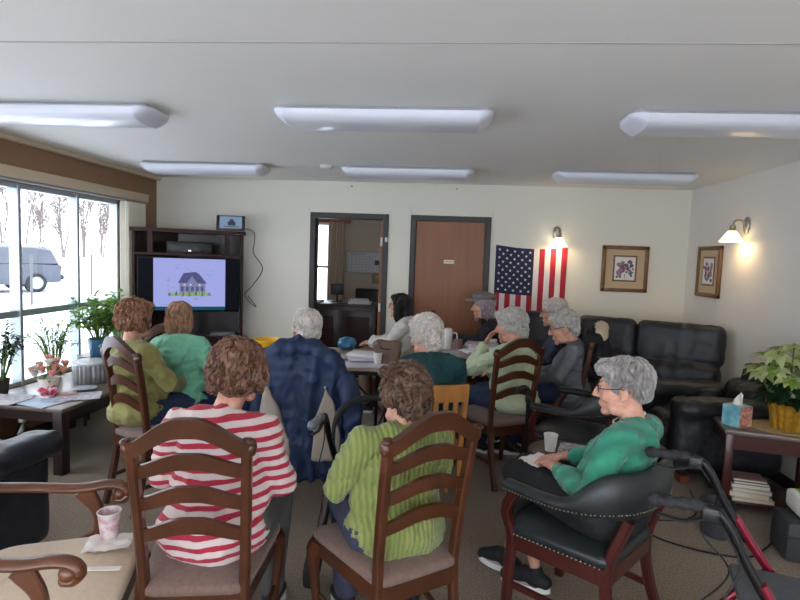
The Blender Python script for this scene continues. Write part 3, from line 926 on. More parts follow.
# navy club chair, left edge, seen from behind
t = thing('club_chair', 'dark navy leather club chair at the left edge beside the coffee table', 'armchair', (-2.48, 2.36, 0), R(-4))
puffy('body', [((0, 0, 0.29), (0.84, 0.62, 0.50), 0.05, 0)], M_navyleather, t, amp=0.003, seed=2)
puffy('back_cushion', [((0, -0.24, 0.565), (0.86, 0.2, 0.13), 0.06, 0)], M_navyleather, t, amp=0.006, seed=6)
for s in (-1, 1):
    puffy('armrest', [((s * 0.36, 0.05, 0.56), (0.2, 0.66, 0.14), 0.065, 0)], M_navyleather, t, amp=0.006, seed=s * 3)
    for y in (-0.24, 0.24):
        MB().lathe([(0.02, 0), (0.03, 0.05)], (s * 0.34, y, 0), 12).build('foot', M_espresso, t)
puffy('seat_cushion', [((0, 0.06, 0.52), (0.54, 0.5, 0.1), 0.045, 0)], M_navyleather, t, amp=0.005, seed=9)

# ---------------------------------------------------------------- tables
def table(name, label, loc, rz, dims, m_top, m_leg, thick=0.03, leg=0.06, apron=0.08, inset=0.03, shelf=None, mtop2=None):
    w, d, h = dims
    t = thing(name, label, 'table', loc, rz)
    MB().box((0, 0, h - thick / 2), (w, d, thick), bev=0.008).build('tabletop', m_top, t)
    if apron:
        a = MB()
        for s in (-1, 1):
            a.box((0, s * (d / 2 - inset - 0.012), h - thick - apron / 2), (w - 2 * inset - leg, 0.022, apron))
            a.box((s * (w / 2 - inset - 0.012), 0, h - thick - apron / 2), (0.022, d - 2 * inset - leg, apron))
        a.build('apron', m_leg, t)
    for sx in (-1, 1):
        for sy in (-1, 1):
            MB().box((sx * (w / 2 - inset - leg / 2 + 0.01), sy * (d / 2 - inset - leg / 2 + 0.01), (h - thick) / 2), (leg, leg, h - thick), bev=0.006).build('leg', m_leg, t)
    if shelf:
        MB().box((0, 0, shelf), (w - 2 * inset - 0.02, d - 2 * inset - 0.02, 0.022), bev=0.004).build('shelf', m_leg, t)
    return t
M_tabletop = mat('greyed_tabletop', (120, 104, 96), 0.32, var=(5, 0.25), coat=0.2)
ct = table('coffee_table', 'low dark wooden coffee table by the window covered with papers and flowers', (-2.955, 3.96, 0), R(-3), (0.76, 0.98, 0.48), M_tabletop, M_espresso, 0.03, 0.075, 0.07, 0.02)
et = table('end_table', 'dark wooden end table with a lower shelf beside the recliner', (2.235, 3.79, 0), R(-14), (0.62, 0.46, 0.56), M_tabletop, M_mahog, 0.03, 0.05, 0.10, 0.02, 0.065)
sdt = thing('side_table', 'small dark side table with a paper cup and magazine beyond the teal sweater woman', 'table', (0.71, 3.06, 0), 0)
MB().lathe([(0.19, 0.525), (0.195, 0.53), (0.195, 0.545), (0.19, 0.55)], (0, 0, 0), 32).build('tabletop', M_espresso, sdt)
MB().lathe([(0.03, 0.02), (0.022, 0.1), (0.03, 0.3), (0.02, 0.45), (0.06, 0.525)], (0, 0, 0), 20).build('pedestal', M_mahog, sdt)
MB().lathe([(0.14, 0), (0.145, 0.01), (0.12, 0.025), (0.03, 0.03)], (0, 0, 0), 28).build('base', M_mahog, sdt)
M_laminate = mat('table_laminate', (150, 128, 112), 0.4, var=(4, 0.1))
M_tabedge = mat('table_edge', (30, 28, 28), 0.5)
M_legmetal = mat('folding_leg_metal', (48, 40, 36), 0.4, 0.5)
def folding_table(label, loc, rz, w, d, h=0.74):
    t = thing('folding_table', label, 'table', loc, rz, 'folding tables pushed together in the middle')
    out = rounded([(-w / 2, -d / 2), (w / 2, -d / 2), (w / 2, d / 2), (-w / 2, d / 2)], 0.14, 6)
    MB().prism([(x * 0.995, y * 0.995) for x, y in out], h - 0.006, h).build('tabletop', M_laminate, t)
    MB().prism(out, h - 0.034, h - 0.006).build('edge_band', M_tabedge, t)
    for s in (-1, 1):
        l = MB()
        x = s * (w / 2 - 0.16)
        for q in (-1, 1):
            l.tube([(x, q * (d / 2 - 0.12), h - 0.03), (x, q * (d / 2 - 0.12), 0.012)], 0.014, 10)
        l.tube([(x, -(d / 2 - 0.12), 0.22), (x, d / 2 - 0.12, 0.22)], 0.012, 8)
        l.tube([(x, -(d / 2 - 0.12), 0.62), (x, d / 2 - 0.12, 0.62)], 0.012, 8)
        l.build('leg_frame', M_legmetal, t)
        MB().tube([(x, 0, 0.3), (s * max(0.04, w / 2 - 0.56), 0, h - 0.035)], 0.010, 8).build('brace', M_legmetal, t)
    return t
folding_table('folding table behind the navy jacket, holding the yellow tub and papers', (-1.07, 4.50, 0), 0, 1.46, 0.96)
folding_table('folding table piled with papers in front of the person in the grey cap', (0.13, 5.12, 0), R(1), 0.88, 0.72)

# ---------------------------------------------------------------- corner television cabinet
tvc = thing('television_cabinet', 'tall cherry corner television cabinet with open shelves beside the window', 'cabinet', (-2.755, 5.63, 0), R(26))
# local frame: x along the front, +y into the corner
fw = 0.56
def foot(in_=0.0, yb=0.0):
    return [(-fw + in_, yb), (fw - in_, yb), (fw - in_, 0.16), (0.12, 0.36), (-0.12, 0.38), (-fw + in_, 0.06)]
def corner_board(z0, z1, in_=0.0, yb=0.0):
    return MB().prism(foot(in_, yb), z0, z1)
corner_board(1.79, 1.83, -0.02, -0.025).build('top_board', M_redwood, tvc)
corner_board(0.0, 0.08).build('plinth', M_redwood, tvc)
corner_board(0.62, 0.655).build('shelf', M_redwood, tvc)
corner_board(1.545, 1.57).build('shelf', M_redwood, tvc)
MB().prism([(-fw + 0.02, 0.05), (-0.12, 0.36), (0.12, 0.34), (fw - 0.02, 0.14), (fw - 0.03, 0.12), (0.11, 0.32), (-0.12, 0.34), (-fw + 0.03, 0.04)], 0.08, 1.79).build('back_panel', M_espresso, tvc)
M_pale = mat('pale_edge_band', (176, 160, 150), 0.5)
for s in (-1, 1):
    MB().box((s * (fw - 0.012), 0.03, 0.93), (0.024, 0.07, 1.72)).build('side_panel', M_redwood, tvc)
    MB().box((s * (fw - 0.17), 0.03, 1.68), (0.05, 0.06, 0.22)).build('divider', M_redwood, tvc)
    dr = MB().box((s * 0.26, 0.006, 0.35), (0.48, 0.02, 0.5), bev=0.004).build('door', M_redwood, tvc)
    MB().box((s * 0.26, -0.006, 0.35), (0.34, 0.008, 0.36), bev=0.003).build('inset_panel', M_espresso, dr)
    MB().lathe([(0.008, 0), (0.006, 0.012), (0.014, 0.022), (0.01, 0.03)], (s * 0.06, -0.004, 0.4), 12, rm=Matrix.Rotation(PI / 2, 3, 'X')).build('knob', M_nickel, dr)
# television on the shelf
tv = thing('television', 'wide black television showing a drawing of a house on a lavender screen', 'television', (-2.755, 5.63, 0), R(26))
MB().box((0, -0.02, 1.235), (1.02, 0.06, 0.585), bev=0.008).build('casing', mat('tv_black', (10, 10, 12), 0.5, spec=0.2), tv)
MB().box((0, -0.02, 0.70), (0.42, 0.11, 0.02), bev=0.006).build('stand', M_darkplastic, tv)
MB().box((0, -0.015, 0.83), (0.08, 0.03, 0.26)).build('neck', M_darkplastic, tv)
def emis(name, col, st=0.55):
    m = mat(name, (0, 0, 0), 0.6, spec=0.1); b_ = m.node_tree.nodes['Principled BSDF']
    b_.inputs['Emission Color'].default_value = lin(col); b_.inputs['Emission Strength'].default_value = st
    return m
SCR = [emis('screen_lavender', (176, 184, 250)), emis('screen_teal', (24, 84, 98)), emis('screen_house', (140, 142, 184)), emis('screen_dark', (92, 92, 140)), emis('screen_green', (150, 186, 110)), emis('screen_light', (214, 214, 250)), emis('screen_side', (13, 14, 24))]
s_ = MB()
yq = -0.0515
def srect(x0, x1, z0, z1, mi, k=0):
    y = yq - k * 0.0006
    s_.quad((x0, y, z0), (x1, y, z0), (x1, y, z1), (x0, y, z1), mi)
def spoly(pts, mi, k):
    y = yq - k * 0.0006
    s_.add([(x, y, z) for x, z in pts], [tuple(range(len(pts)))], mi)
srect(-0.495, 0.495, 0.96, 1.515, 6)
srect(-0.355, 0.365, 0.985, 1.515, 0, 1)
srect(-0.355, 0.365, 0.962, 1.0, 1, 2)
# cartoon house: body, gables, windows, lawn, scattered marks
rs = random.Random(3)
spoly([(-0.10, 1.14), (0.16, 1.14), (0.16, 1.26), (-0.10, 1.26)], 2, 2)
spoly([(-0.115, 1.255), (-0.06, 1.36), (0.06, 1.375), (0.10, 1.35), (0.175, 1.25)], 3, 3)
spoly([(-0.03, 1.25), (0.025, 1.33), (0.08, 1.25)], 2, 4)
for x in (-0.085, -0.035, 0.015, 0.065, 0.115): srect(x, x + 0.026, 1.165, 1.215, 3 if int(x * 1000) % 2 else 5, 3)
for x in (-0.06, 0.0, 0.09): srect(x, x + 0.02, 1.225, 1.245, 5, 3)
for k in range(26):
    x = -0.20 + k * 0.0165; h_ = rs.uniform(0.012, 0.04)
    spoly([(x - 0.014, 1.118 + rs.uniform(-0.012, 0.01)), (x + 0.018, 1.116), (x + rs.uniform(-0.01, 0.01), 1.14 + h_)], 4 if k % 4 else 3, 5)
for k in range(34):
    x, z = rs.choice(((-0.13, 1.42), (-0.2, 1.28), (-0.19, 1.19), (0.23, 1.26), (0.18, 1.36), (0.06, 1.08), (-0.02, 1.40)))
    x += rs.uniform(-0.04, 0.04); z += rs.uniform(-0.03, 0.03)
    srect(x, x + rs.uniform(0.006, 0.02), z, z + rs.uniform(0.003, 0.008), 2, 2)
for k in range(9): srect(-0.30 + k * 0.017, -0.29 + k * 0.017, 1.022, 1.027, 2, 2)
s_.build('screen', SCR, tv, smooth=False)
# small speaker bar on the upper shelf and player under the television
o = MB().box((0, 0, 0.06), (0.46, 0.10, 0.13), bev=0.01).build('centre_speaker', M_darkplastic)
place(o, V((-2.755, 5.63, 1.571)) + Matrix.Rotation(R(26), 3, 'Z') @ V((0.0, 0.08, 0)), R(26)); o.location.z = 1.57
tag(o, 'black speaker on the upper shelf of the television cabinet', 'speaker')
MB().box((0, -0.052, 0.03), (0.03, 0.003, 0.012)).build('badge', M_chrome, o)
o = MB().box((0, 0, 0.025), (0.30, 0.09, 0.045), bev=0.005).build('media_player', mat('player_grey', (120, 124, 130), 0.4, 0.3))
place(o, V((-2.755, 5.63, 0.655)) + Matrix.Rotation(R(26), 3, 'Z') @ V((0.33, 0.06, 0)), R(26)); o.location.z = 0.655
tag(o, 'silver media player under the right end of the television', 'media player')
# smart display on top of the cabinet, with its cord
cdl = thing('smart_display', 'small tabletop display standing on the right end of the television cabinet', 'display', (-2.35, 5.75, 1.83), R(16))
MB().box((0, 0, 0.085), (0.30, 0.03, 0.165), rm=Matrix.Rotation(R(-12), 3, 'X').to_3x3(), bev=0.006).build('casing', M_darkplastic, cdl)
dd = MB(); rm_ = Matrix.Rotation(R(-12), 3, 'X').to_3x3()
for (x0, x1, z0, z1, k, mi) in ((-0.115, 0.118, -0.062, 0.07, 0, 0), (-0.03, 0.05, -0.03, 0.015, 1, 1), (-0.01, 0.03, 0.015, 0.04, 1, 1), (-0.07, 0.09, -0.05, -0.035, 1, 2)):
    y = -0.0158 - k * 0.0006
    dd.add([V((0, 0, 0.085)) + rm_ @ V(p) for p in ((x0, y, z0), (x1, y, z0), (x1, y, z1), (x0, y, z1))], [(0, 1, 2, 3)], mi)
dd.build('screen', [emis('display_sky', (128, 150, 178), 0.6), emis('display_dark', (60, 66, 84), 0.6), emis('display_low', (98, 116, 110), 0.6)], cdl, smooth=False)
MB().box((0, 0.05, 0.03), (0.12, 0.09, 0.05), bev=0.02).build('stand', M_darkplastic, cdl)
cord = MB().tube(spline([(-2.25, 5.80, 1.87), (-2.20, 6.04, 1.84), (-2.20, 6.072, 1.72), (-2.21, 6.072, 1.60), (-2.10, 6.072, 1.42), (-2.22, 6.072, 1.22), (-2.30, 6.06, 1.12), (-2.24, 6.072, 1.02), (-2.17, 6.072, 0.98), (-2.27, 6.07, 1.10)], 8), 0.005, 6)
tag(cord.build('power_cord', mat('grey_cord', (84, 82, 84), 0.6)), 'grey power cord hanging down the wall beside the television cabinet', 'cord')

# ---------------------------------------------------------------- office furniture
ds = thing('office_desk', 'dark wooden office desk seen through the open doorway', 'desk', (-1.35, 7.25, 0), 0)
MB().box((0, 0, 0.955), (1.0, 0.62, 0.03), bev=0.004).build('desktop', M_espresso, ds)
MB().box((0, -0.02, 0.47), (0.94, 0.54, 0.94), bev=0.004).build('body', M_espresso, ds)
for x in (-0.235, 0.235):
    pn = MB().box((x, -0.294, 0.47), (0.44, 0.014, 0.84), bev=0.004).build('door', M_espresso, ds)
    MB().box((x, -0.303, 0.5), (0.3, 0.008, 0.62), bev=0.003).build('inset_panel', M_redwood, pn)
M_paper = mat('white_paper', (232, 230, 228), 0.7)
M_paper2 = mat('lavender_paper', (212, 206, 218), 0.7)
oc = thing('office_chair', 'black office chair behind the desk in the office', 'chair', (-1.2, 7.95, 0), R(170))
MB().box((0, 0, 0.5), (0.46, 0.46, 0.08), bev=0.035).build('seat', M_darkplastic, oc)
MB().box((0, -0.25, 0.86), (0.44, 0.07, 0.5), bev=0.05).build('backrest', M_darkplastic, oc)
MB().tube([(0, 0, 0.06), (0, 0, 0.47)], 0.03, 10).build('post', M_darkplastic, oc)
st = MB()
for k in range(5):
    a = k * 2 * PI / 5
    st.strip([(0, 0, 0.09), (0.28 * math.cos(a), 0.28 * math.sin(a), 0.05)], 0.04, 0.03)
    st.ell((0.28 * math.cos(a), 0.28 * math.sin(a), 0.03), 0.03, nu=8, nv=6)
st.build('star_base', M_darkplastic, oc)
o = thing('computer_monitor', 'dark computer monitor seen from behind on the office desk', 'monitor', (-1.47, 7.3, 0.97), R(10))
MB().box((0, 0, 0.17), (0.17, 0.04, 0.15), bev=0.008).build('casing', M_darkplastic, o)
MB().tube([(0, 0, 0.01), (0, 0, 0.12)], 0.015, 8).build('neck', M_darkplastic, o)
MB().box((0, 0, 0.008), (0.14, 0.12, 0.016), bev=0.004).build('stand', M_darkplastic, o)
for k, (x, y, dz, w_, m_, lab) in enumerate(((-1.12, 7.12, 0.0, 0.3, M_paper, 'lower white paper stack on the office desk'), (-1.14, 7.14, 0.033, 0.26, M_paper2, 'upper pale paper stack on the office desk'))):
    o = MB().box((0, 0, 0.015), (w_, 0.22, 0.03), bev=0.003).build('paper_stack', m_); place(o, (x, y, 0.971 + dz), R(5 + 8 * k)); tag(o, lab, 'papers', 'papers on the office desk')
o = MB().box((0, 0, 0.012), (0.17, 0.2, 0.024), bev=0.003).build('paper_stack', M_paper); place(o, (-1.72, 7.1, 0.971), R(-10)); tag(o, 'white papers at the window end of the office desk', 'papers', 'papers on the office desk')
wb = thing('wall_calendar', 'white planner board with a grid on the office back wall', 'whiteboard', (-1.36, OY1, 1.5), 0)
MB().box((0, -0.012, 0), (0.62, 0.024, 0.36), bev=0.003).build('frame', M_alu, wb)
g = MB(); g.box((0, -0.025, 0.0), (0.585, 0.003, 0.325))
for k in range(8): g.box((-0.27 + k * 0.062, -0.0275, -0.02), (0.003, 0.002, 0.24), mi=1)
for k in range(6): g.box((-0.05, -0.0275, -0.14 + k * 0.048), (0.44, 0.002, 0.003), mi=1)
for k in range(9): g.box((-0.22 + k * 0.03, -0.0275, 0.135), (0.018, 0.002, 0.014), mi=1)
g.box((0.225, -0.0275, 0.0), (0.09, 0.002, 0.08), mi=2)
g.build('board', [mat('board_white', (206, 206, 212), 0.3), mat('board_line', (130, 132, 146), 0.5), mat('board_photo', (66, 62, 62), 0.5)], wb, smooth=False)
MB().box((-0.05, -0.04, -0.185), (0.36, 0.06, 0.012)).build('tray', M_nickel, wb)
nt_ = thing('wall_note_pocket', 'grey wall pocket with yellow notes below the planner board', 'note holder', (-1.07, OY1, 1.24), 0)
MB().box((0, -0.012, 0), (0.30, 0.024, 0.18), bev=0.003).build('board', mat('pocket_grey', (150, 140, 124), 0.6), nt_)
for k in range(3):
    MB().box((-0.07 + k * 0.07, -0.027, 0.02), (0.055, 0.006, 0.07)).build('note', mat('yellow_note', (206, 176, 84), 0.7), nt_)
# round framed flag-free pieces of the wall: pictures
M_goldwood = mat('gilt_frame', (122, 88, 54), 0.4, 0.25, var=(20, 0.25))
M_matboard = mat('tan_mat_board', (196, 170, 138), 0.8)
def picture(label, loc, rz, w, h, seed):
    t = thing('framed_picture', label, 'picture', loc, rz)
    f = 0.04
    fr = MB()
    for s in (-1, 1):
        fr.box((s * (w / 2 - f / 2), -0.016, 0), (f, 0.032, h), bev=0.006)
        fr.box((0, -0.016, s * (h / 2 - f / 2)), (w, 0.032, f), bev=0.006)
    fr.build('frame', M_goldwood, t)
    MB().box((0, -0.009, 0), (w - 2 * f, 0.014, h - 2 * f)).build('mat_board', M_matboard, t)
    iw, ih = w * 0.44, h * 0.50
    i_ = MB()
    i_.box((0, -0.018, 0.005), (iw + 0.035, 0.004, ih + 0.035), mi=4)
    i_.box((0, -0.0205, 0.005), (iw, 0.004, ih), mi=0)
    rr = random.Random(seed)
    y = -0.0232
    def blob(cx, cz, r_, mi, k, sx=1.0):
        n_ = 9
        i_.add([(cx + sx * r_ * math.cos(2 * PI * q / n_) * rr.uniform(0.7, 1.2), y - k * 0.0004, cz + r_ * math.sin(2 * PI * q / n_) * rr.uniform(0.7, 1.2)) for q in range(n_)], [tuple(range(n_))], mi)
    for q in range(16):
        blob(rr.uniform(-0.42, 0.42) * iw, rr.uniform(-0.38, 0.2) * ih, rr.uniform(0.012, 0.024), 2, 0 + q * 0.02)
    for q in range(14):
        blob(rr.uniform(-0.34, 0.34) * iw, rr.uniform(-0.25, 0.3) * ih, rr.uniform(0.014, 0.03), 1 if q % 3 else 3, 1 + q * 0.03)
    i_.box((0, y - 0.001, -0.3 * ih), (0.006, 0.001, 0.18 * ih), mi=2)
    i_.build('print', [mat('print_paper', (226, 224, 222), 0.6), mat('print_mauve', (150, 118, 134), 0.7), mat('print_leaf', (84, 88, 98), 0.7), mat('print_rose', (126, 84, 100), 0.7), M_goldwood], t, smooth=False)
    return t
picture('framed flower print with tan mat on the back wall', (1.942, D, 1.568), 0, 0.49, 0.50, 4)
picture('framed flower print with tan mat on the right wall', (XR, 5.55, 1.575), R(-90), 0.46, 0.50, 9)

# ---------------------------------------------------------------- flag
M_fr = mat('flag_red', (168, 28, 50), 0.8, sheen=0.1); M_fw = mat('flag_white', (228, 218, 216), 0.8, sheen=0.1); M_fb = mat('flag_blue', (30, 34, 68), 0.8, sheen=0.1)
fl = MB()
FW, FH = 0.775, 1.32
NX, NZ = 78, 60
def fpt(i, j, off=0.0):
    u = i / NX; v = j / NZ
    x = u * FW; z = -v * FH - 0.03 * math.sin(u * PI) * (1 - v) - 0.006 * u
    y = -0.016 - 0.010 * math.sin(u * 17 + v * 1.5) * (0.3 + 0.7 * v) - 0.004 * math.sin(u * 41 + 2) * v
    return V((x, y - off, z))
CU, CV = 7 / 13.0, 0.40
vs = []; fs = []; mi = []
for side in (0.0, -0.0025):
    for j in range(NZ + 1):
        for i in range(NX + 1): vs.append(fpt(i, j, side))
N1 = (NX + 1) * (NZ + 1)
for b in (0, N1):
    for j in range(NZ):
        for i in range(NX):
            fs.append((b + j * (NX + 1) + i, b + j * (NX + 1) + i + 1, b + (j + 1) * (NX + 1) + i + 1, b + (j + 1) * (NX + 1) + i))
            if i < NX * CU and j < NZ * CV: mi.append(2)
            else: mi.append(0 if (i // 6) % 2 == 0 else 1)
fl.add(vs, fs); fl.mi = mi
def fl_uv(x, z):
    return fpt(x / FW * NX, -z / FH * NZ, 0.002)
cw, ch = FW * CU, FH * CV
for a in range(9):
    for b_ in range(11):
        if (a + b_) % 2: continue
        cx = cw * (a + 1) / 10; cz = -ch * (b_ + 1) / 12
        pts = []
        for q in range(10):
            r_ = 0.0175 if q % 2 == 0 else 0.0075
            an = PI / 2 + q * PI / 5
            pts.append(fl_uv(cx + r_ * math.cos(an), cz + r_ * math.sin(an)))
        pts.append(fl_uv(cx, cz))
        fl.add(pts, [(q, (q + 1) % 10, 10) for q in range(10)], 1)
flag = fl.build('national_flag', [M_fr, M_fw, M_fb], None, True, 180)
place(flag, (0.548, D, 1.785)); tag(flag, 'American flag hung vertically on the back wall beside the closed door', 'flag')
# ---------------------------------------------------------------- people
M_skin = mat('skin', (214, 164, 140), 0.55, var=(30, 0.08), col2=(200, 140, 118))
M_skin.node_tree.nodes['Principled BSDF'].inputs['Subsurface Weight'].default_value = 0.0
M_eye = mat('eye_white', (198, 188, 180), 0.3)
M_iris = mat('iris', (54, 48, 44), 0.2)
M_specs = mat('spectacle_frame', (48, 40, 42), 0.35)
M_lensg = glass_mat('spectacle_lens', (0.86, 0.84, 0.86, 1), 0.06)
M_sole = mat('white_sole', (226, 224, 220), 0.6)
M_shoe = mat('black_shoe', (26, 26, 30), 0.7, bump=(200, 0.3, 0.003))
M_shoew = mat('white_shoe', (220, 216, 210), 0.6)

def hand(mb, w, d, n, side, curl=0.5, s=1.0):
    """w wrist, d pointing direction, n back-of-hand normal, side = +1 thumb towards d x n"""
    d = V(d).normalized(); n = (V(n) - d * V(n).dot(d)).normalized(); l = d.cross(n) * side
    rm = Matrix((l, d, n)).transposed()
    mb.ell(w + d * 0.05 * s, (0.040 * s, 0.052 * s, 0.016 * s), rm=rm, nu=14, nv=10)
    mb.tube([w - d * 0.02, w + d * 0.03 * s], [(0.022 * s, 0.026 * s), (0.018 * s, 0.03 * s)], 10, cap='round', up=n)
    for i, L in enumerate((0.072, 0.080, 0.074, 0.058)):
        b = w + d * (0.088 - 0.004 * abs(i - 1)) * s + l * (0.031 - 0.0205 * i) * s
        dd = (d + l * (0.10 - 0.07 * i))
        p = [b]
        for k, f in enumerate((0.45, 0.32, 0.23)):
            a = curl * (0.35 + 0.55 * k)
            q = (dd.normalized() * math.cos(a) - n * math.sin(a))
            p.append(p[-1] + q * L * f * s)
        mb.tube(p, [0.0088 * s, 0.0084 * s, 0.0078 * s, 0.007 * s], 8, cap='round')
    b = w + d * 0.03 * s + l * 0.028 * s
    p1 = b + (d * 0.7 + l * 0.75 - n * 0.25).normalized() * 0.034 * s
    p2 = p1 + (d * 0.9 + l * 0.25 - n * 0.3).normalized() * 0.030 * s
    mb.tube([b, p1, p2], [0.012 * s, 0.010 * s, 0.008 * s], 8, cap='round')

def head_prims(mb, H, s, male=False):
    """H maps head-local (y forward, origin between the ears) to body space"""
    M3 = H.to_3x3()
    sc_ = s
    M3n = M3.normalized() if hasattr(M3, 'normalized') else M3
    def E_(c, r, rm=None):
        mb.ell(H @ (V(c) * sc_), tuple(q * sc_ for q in r), rm=M3n if rm is None else M3n @ rm, nu=18, nv=14)
    def T_(pts, rr, n=8): mb.tube([H @ (V(p) * sc_) for p in pts], [q * sc_ if not isinstance(q, tuple) else (q[0] * sc_, q[1] * sc_) for q in rr], n, cap='round')
    E_((0, -0.012, 0.036), (0.074, 0.093, 0.086))
    E_((0, 0.026, -0.022), (0.062, 0.066, 0.084))
    E_((0, 0.034, -0.070), (0.050, 0.050, 0.042))
    E_((0, 0.070, -0.099), (0.025, 0.022, 0.018))
    for k in (-1, 1):
        E_((k * 0.036, 0.064, -0.026), (0.026, 0.024, 0.026))
        E_((k * 0.030, 0.080, 0.028), (0.026, 0.012, 0.009))
        E_((k * 0.0765, -0.008, -0.008), (0.009, 0.020, 0.032), Matrix.Rotation(k * 0.35, 3, 'Z').to_3x3() @ Matrix.Rotation(-0.2, 3, 'X').to_3x3())
        E_((k * 0.0775, -0.002, -0.036), (0.007, 0.011, 0.011))
        E_((k * 0.012, 0.099, -0.030), (0.009, 0.010, 0.008))
        E_((k * 0.048, 0.018, -0.082), (0.024, 0.040, 0.026))
    T_([(0, 0.085, 0.022), (0, 0.098, 0.0), (0, 0.112, -0.025)], [0.009, 0.0105, 0.0125])
    T_([(-0.020, 0.086, -0.061), (0, 0.094, -0.059), (0.020, 0.086, -0.061)], [0.0045, 0.0062, 0.0045])
    T_([(-0.018, 0.085, -0.070), (0, 0.092, -0.071), (0.018, 0.085, -0.070)], [0.0045, 0.007, 0.0045])

HAIR = {
    'curly': dict(vol=[((0, -0.020, 0.052), (0.092, 0.106, 0.088)), ((0, -0.072, -0.018), (0.074, 0.050, 0.078)), ((-0.074, -0.02, 0.02), (0.024, 0.058, 0.052)), ((0.074, -0.02, 0.02), (0.024, 0.058, 0.052)), ((0, 0.056, 0.088), (0.066, 0.044, 0.036))],
                  amp=0.010, sc=34, n=520, L=0.045, r=0.0042, curl=1.3),
    'wave': dict(vol=[((0, -0.024, 0.052), (0.087, 0.104, 0.084)), ((0, -0.076, 0.008), (0.072, 0.044, 0.062)), ((0, 0.056, 0.088), (0.066, 0.042, 0.033))],
                  amp=0.006, sc=26, n=620, L=0.055, r=0.0036, curl=0.6),
    'short': dict(vol=[((0, -0.020, 0.046), (0.083, 0.100, 0.084)), ((0, -0.066, -0.016), (0.068, 0.042, 0.060)), ((0, 0.05, 0.085), (0.055, 0.04, 0.03))],
                  amp=0.004, sc=40, n=480, L=0.032, r=0.0030, curl=0.5),
    'full': dict(vol=[((0, -0.026, 0.056), (0.096, 0.110, 0.090)), ((0, -0.080, 0.012), (0.082, 0.050, 0.072)), ((-0.080, -0.03, 0.004), (0.026, 0.060, 0.066)), ((0.080, -0.03, 0.004), (0.026, 0.060, 0.066)), ((0, 0.060, 0.090), (0.070, 0.042, 0.036))],
                 amp=0.008, sc=26, n=560, L=0.060, r=0.0042, curl=0.8),
    'bob': dict(vol=[((0, -0.020, 0.048), (0.084, 0.102, 0.084)), ((0, -0.062, -0.05), (0.078, 0.046, 0.11)), ((-0.070, -0.02, -0.02), (0.020, 0.050, 0.085)), ((0.070, -0.02, -0.02), (0.020, 0.050, 0.085)), ((0, 0.052, 0.086), (0.058, 0.040, 0.030))],
                amp=0.003, sc=30, n=520, L=0.11, r=0.0032, curl=0.06),
    'long': dict(vol=[((0, -0.020, 0.048), (0.084, 0.102, 0.084)), ((0, -0.070, -0.08), (0.080, 0.046, 0.13)), ((0, -0.075, -0.20), (0.085, 0.045, 0.09)), ((-0.076, 0.0, -0.05), (0.020, 0.045, 0.11)), ((0.076, 0.0, -0.05), (0.020, 0.045, 0.11)), ((0, 0.050, 0.088), (0.058, 0.036, 0.028))],
                 amp=0.004, sc=22, n=520, L=0.14, r=0.0036, curl=0.15),
}
def make_hair(style, H, s, m, parent, seed, vox=0.0065):
    h = HAIR[style]
    M3 = H.to_3x3()
    mb = MB()
    for c, r in h['vol']:
        mb.ell(H @ (V(c) * s), tuple(q * s for q in r), rm=M3, nu=20, nv=14)
    me = remesh(mb, vox, 3, (h['amp'], h['sc'], (1, 1, 1), seed * 3.7))
    bvh = BVHTree.FromPolygons([v.co.copy() for v in me.vertices], [tuple(p.vertices) for p in me.polygons])
    rnd = random.Random(seed)
    lk = MB()
    lk.v = [tuple(v.co) for v in me.vertices]; lk.f = [tuple(p.vertices) for p in me.polygons]; lk.mi = [0] * len(lk.f)
    bpy.data.meshes.remove(me)
    ctr = H @ (V((0, -0.02, 0.03)) * s); Hi = H.inverted()
    up = (M3 @ V((0, 0, 1))); fw = (M3 @ V((0, 1, 0)))
    done = 0; tries = 0
    while done < h['n'] and tries < h['n'] * 4:
        tries += 1
        d = V((rnd.gauss(0, 1), rnd.gauss(0, 1), rnd.gauss(0, 1)))
        if d.length < 0.1: continue
        d.normalize()
        o_ = ctr + d * 0.4
        if style in ('long', 'bob'): o_ = o_ - up * rnd.uniform(0, 0.14)
        hit = bvh.ray_cast(o_, -d, 0.6)
        if hit[0] is None: continue
        p, nrm = hit[0], hit[1]
        # combing direction: away from the crown, downwards, plus a random curl
        crown = H @ (V((0.01, -0.05, 0.13)) * s)
        t = (p - crown); t = t - nrm * t.dot(nrm)
        if t.length < 1e-4: t = nrm.orthogonal()
        t.normalize()
        t = (t + (-up) * 0.5 + V((rnd.gauss(0, 1), rnd.gauss(0, 1), rnd.gauss(0, 1))) * h['curl'] * 0.45)
        t = (t - nrm * t.dot(nrm)).normalized()
        b = nrm.cross(t)
        L = h['L'] * rnd.uniform(0.6, 1.2) * s; k = 5
        pts, rad = [], []
        q = p.copy()
        turn = rnd.uniform(-1, 1) * h['curl'] * 1.1
        for i in range(k + 1):
            f = i / k
            near = bvh.find_nearest(q)
            base = near[0] if near[0] is not None else q
            nn = near[1] if near[1] is not None else nrm
            pts.append(base + nn * (0.0015 + 0.004 * math.sin(f * PI) * min(1.0, h['curl'] + 0.25)) * s)
            rad.append((h['r'] * s * (0.45 + 0.75 * math.sin(PI * (0.15 + 0.8 * f))), h['r'] * s * 0.5))
            t = (t * math.cos(turn / k) + b * math.sin(turn / k)).normalized()
            q = base + t * L / k
        if any((lambda l_: (l_.y > 0.058 * s and l_.z < 0.062 * s) or (l_.y > 0.025 * s and l_.z < -0.03 * s))(Hi @ q_) for q_ in pts): continue
        lk.tube(pts, rad, 5, up=nrm)
        done += 1
    return lk.build('hair', m, parent, True, 70)

def hair_mat(name, col, dark):
    m = mat(name, col, 0.55, var=(55, 0.3, 4), col2=dark, stretch=(1.0, 1.0, 0.5))
    return m

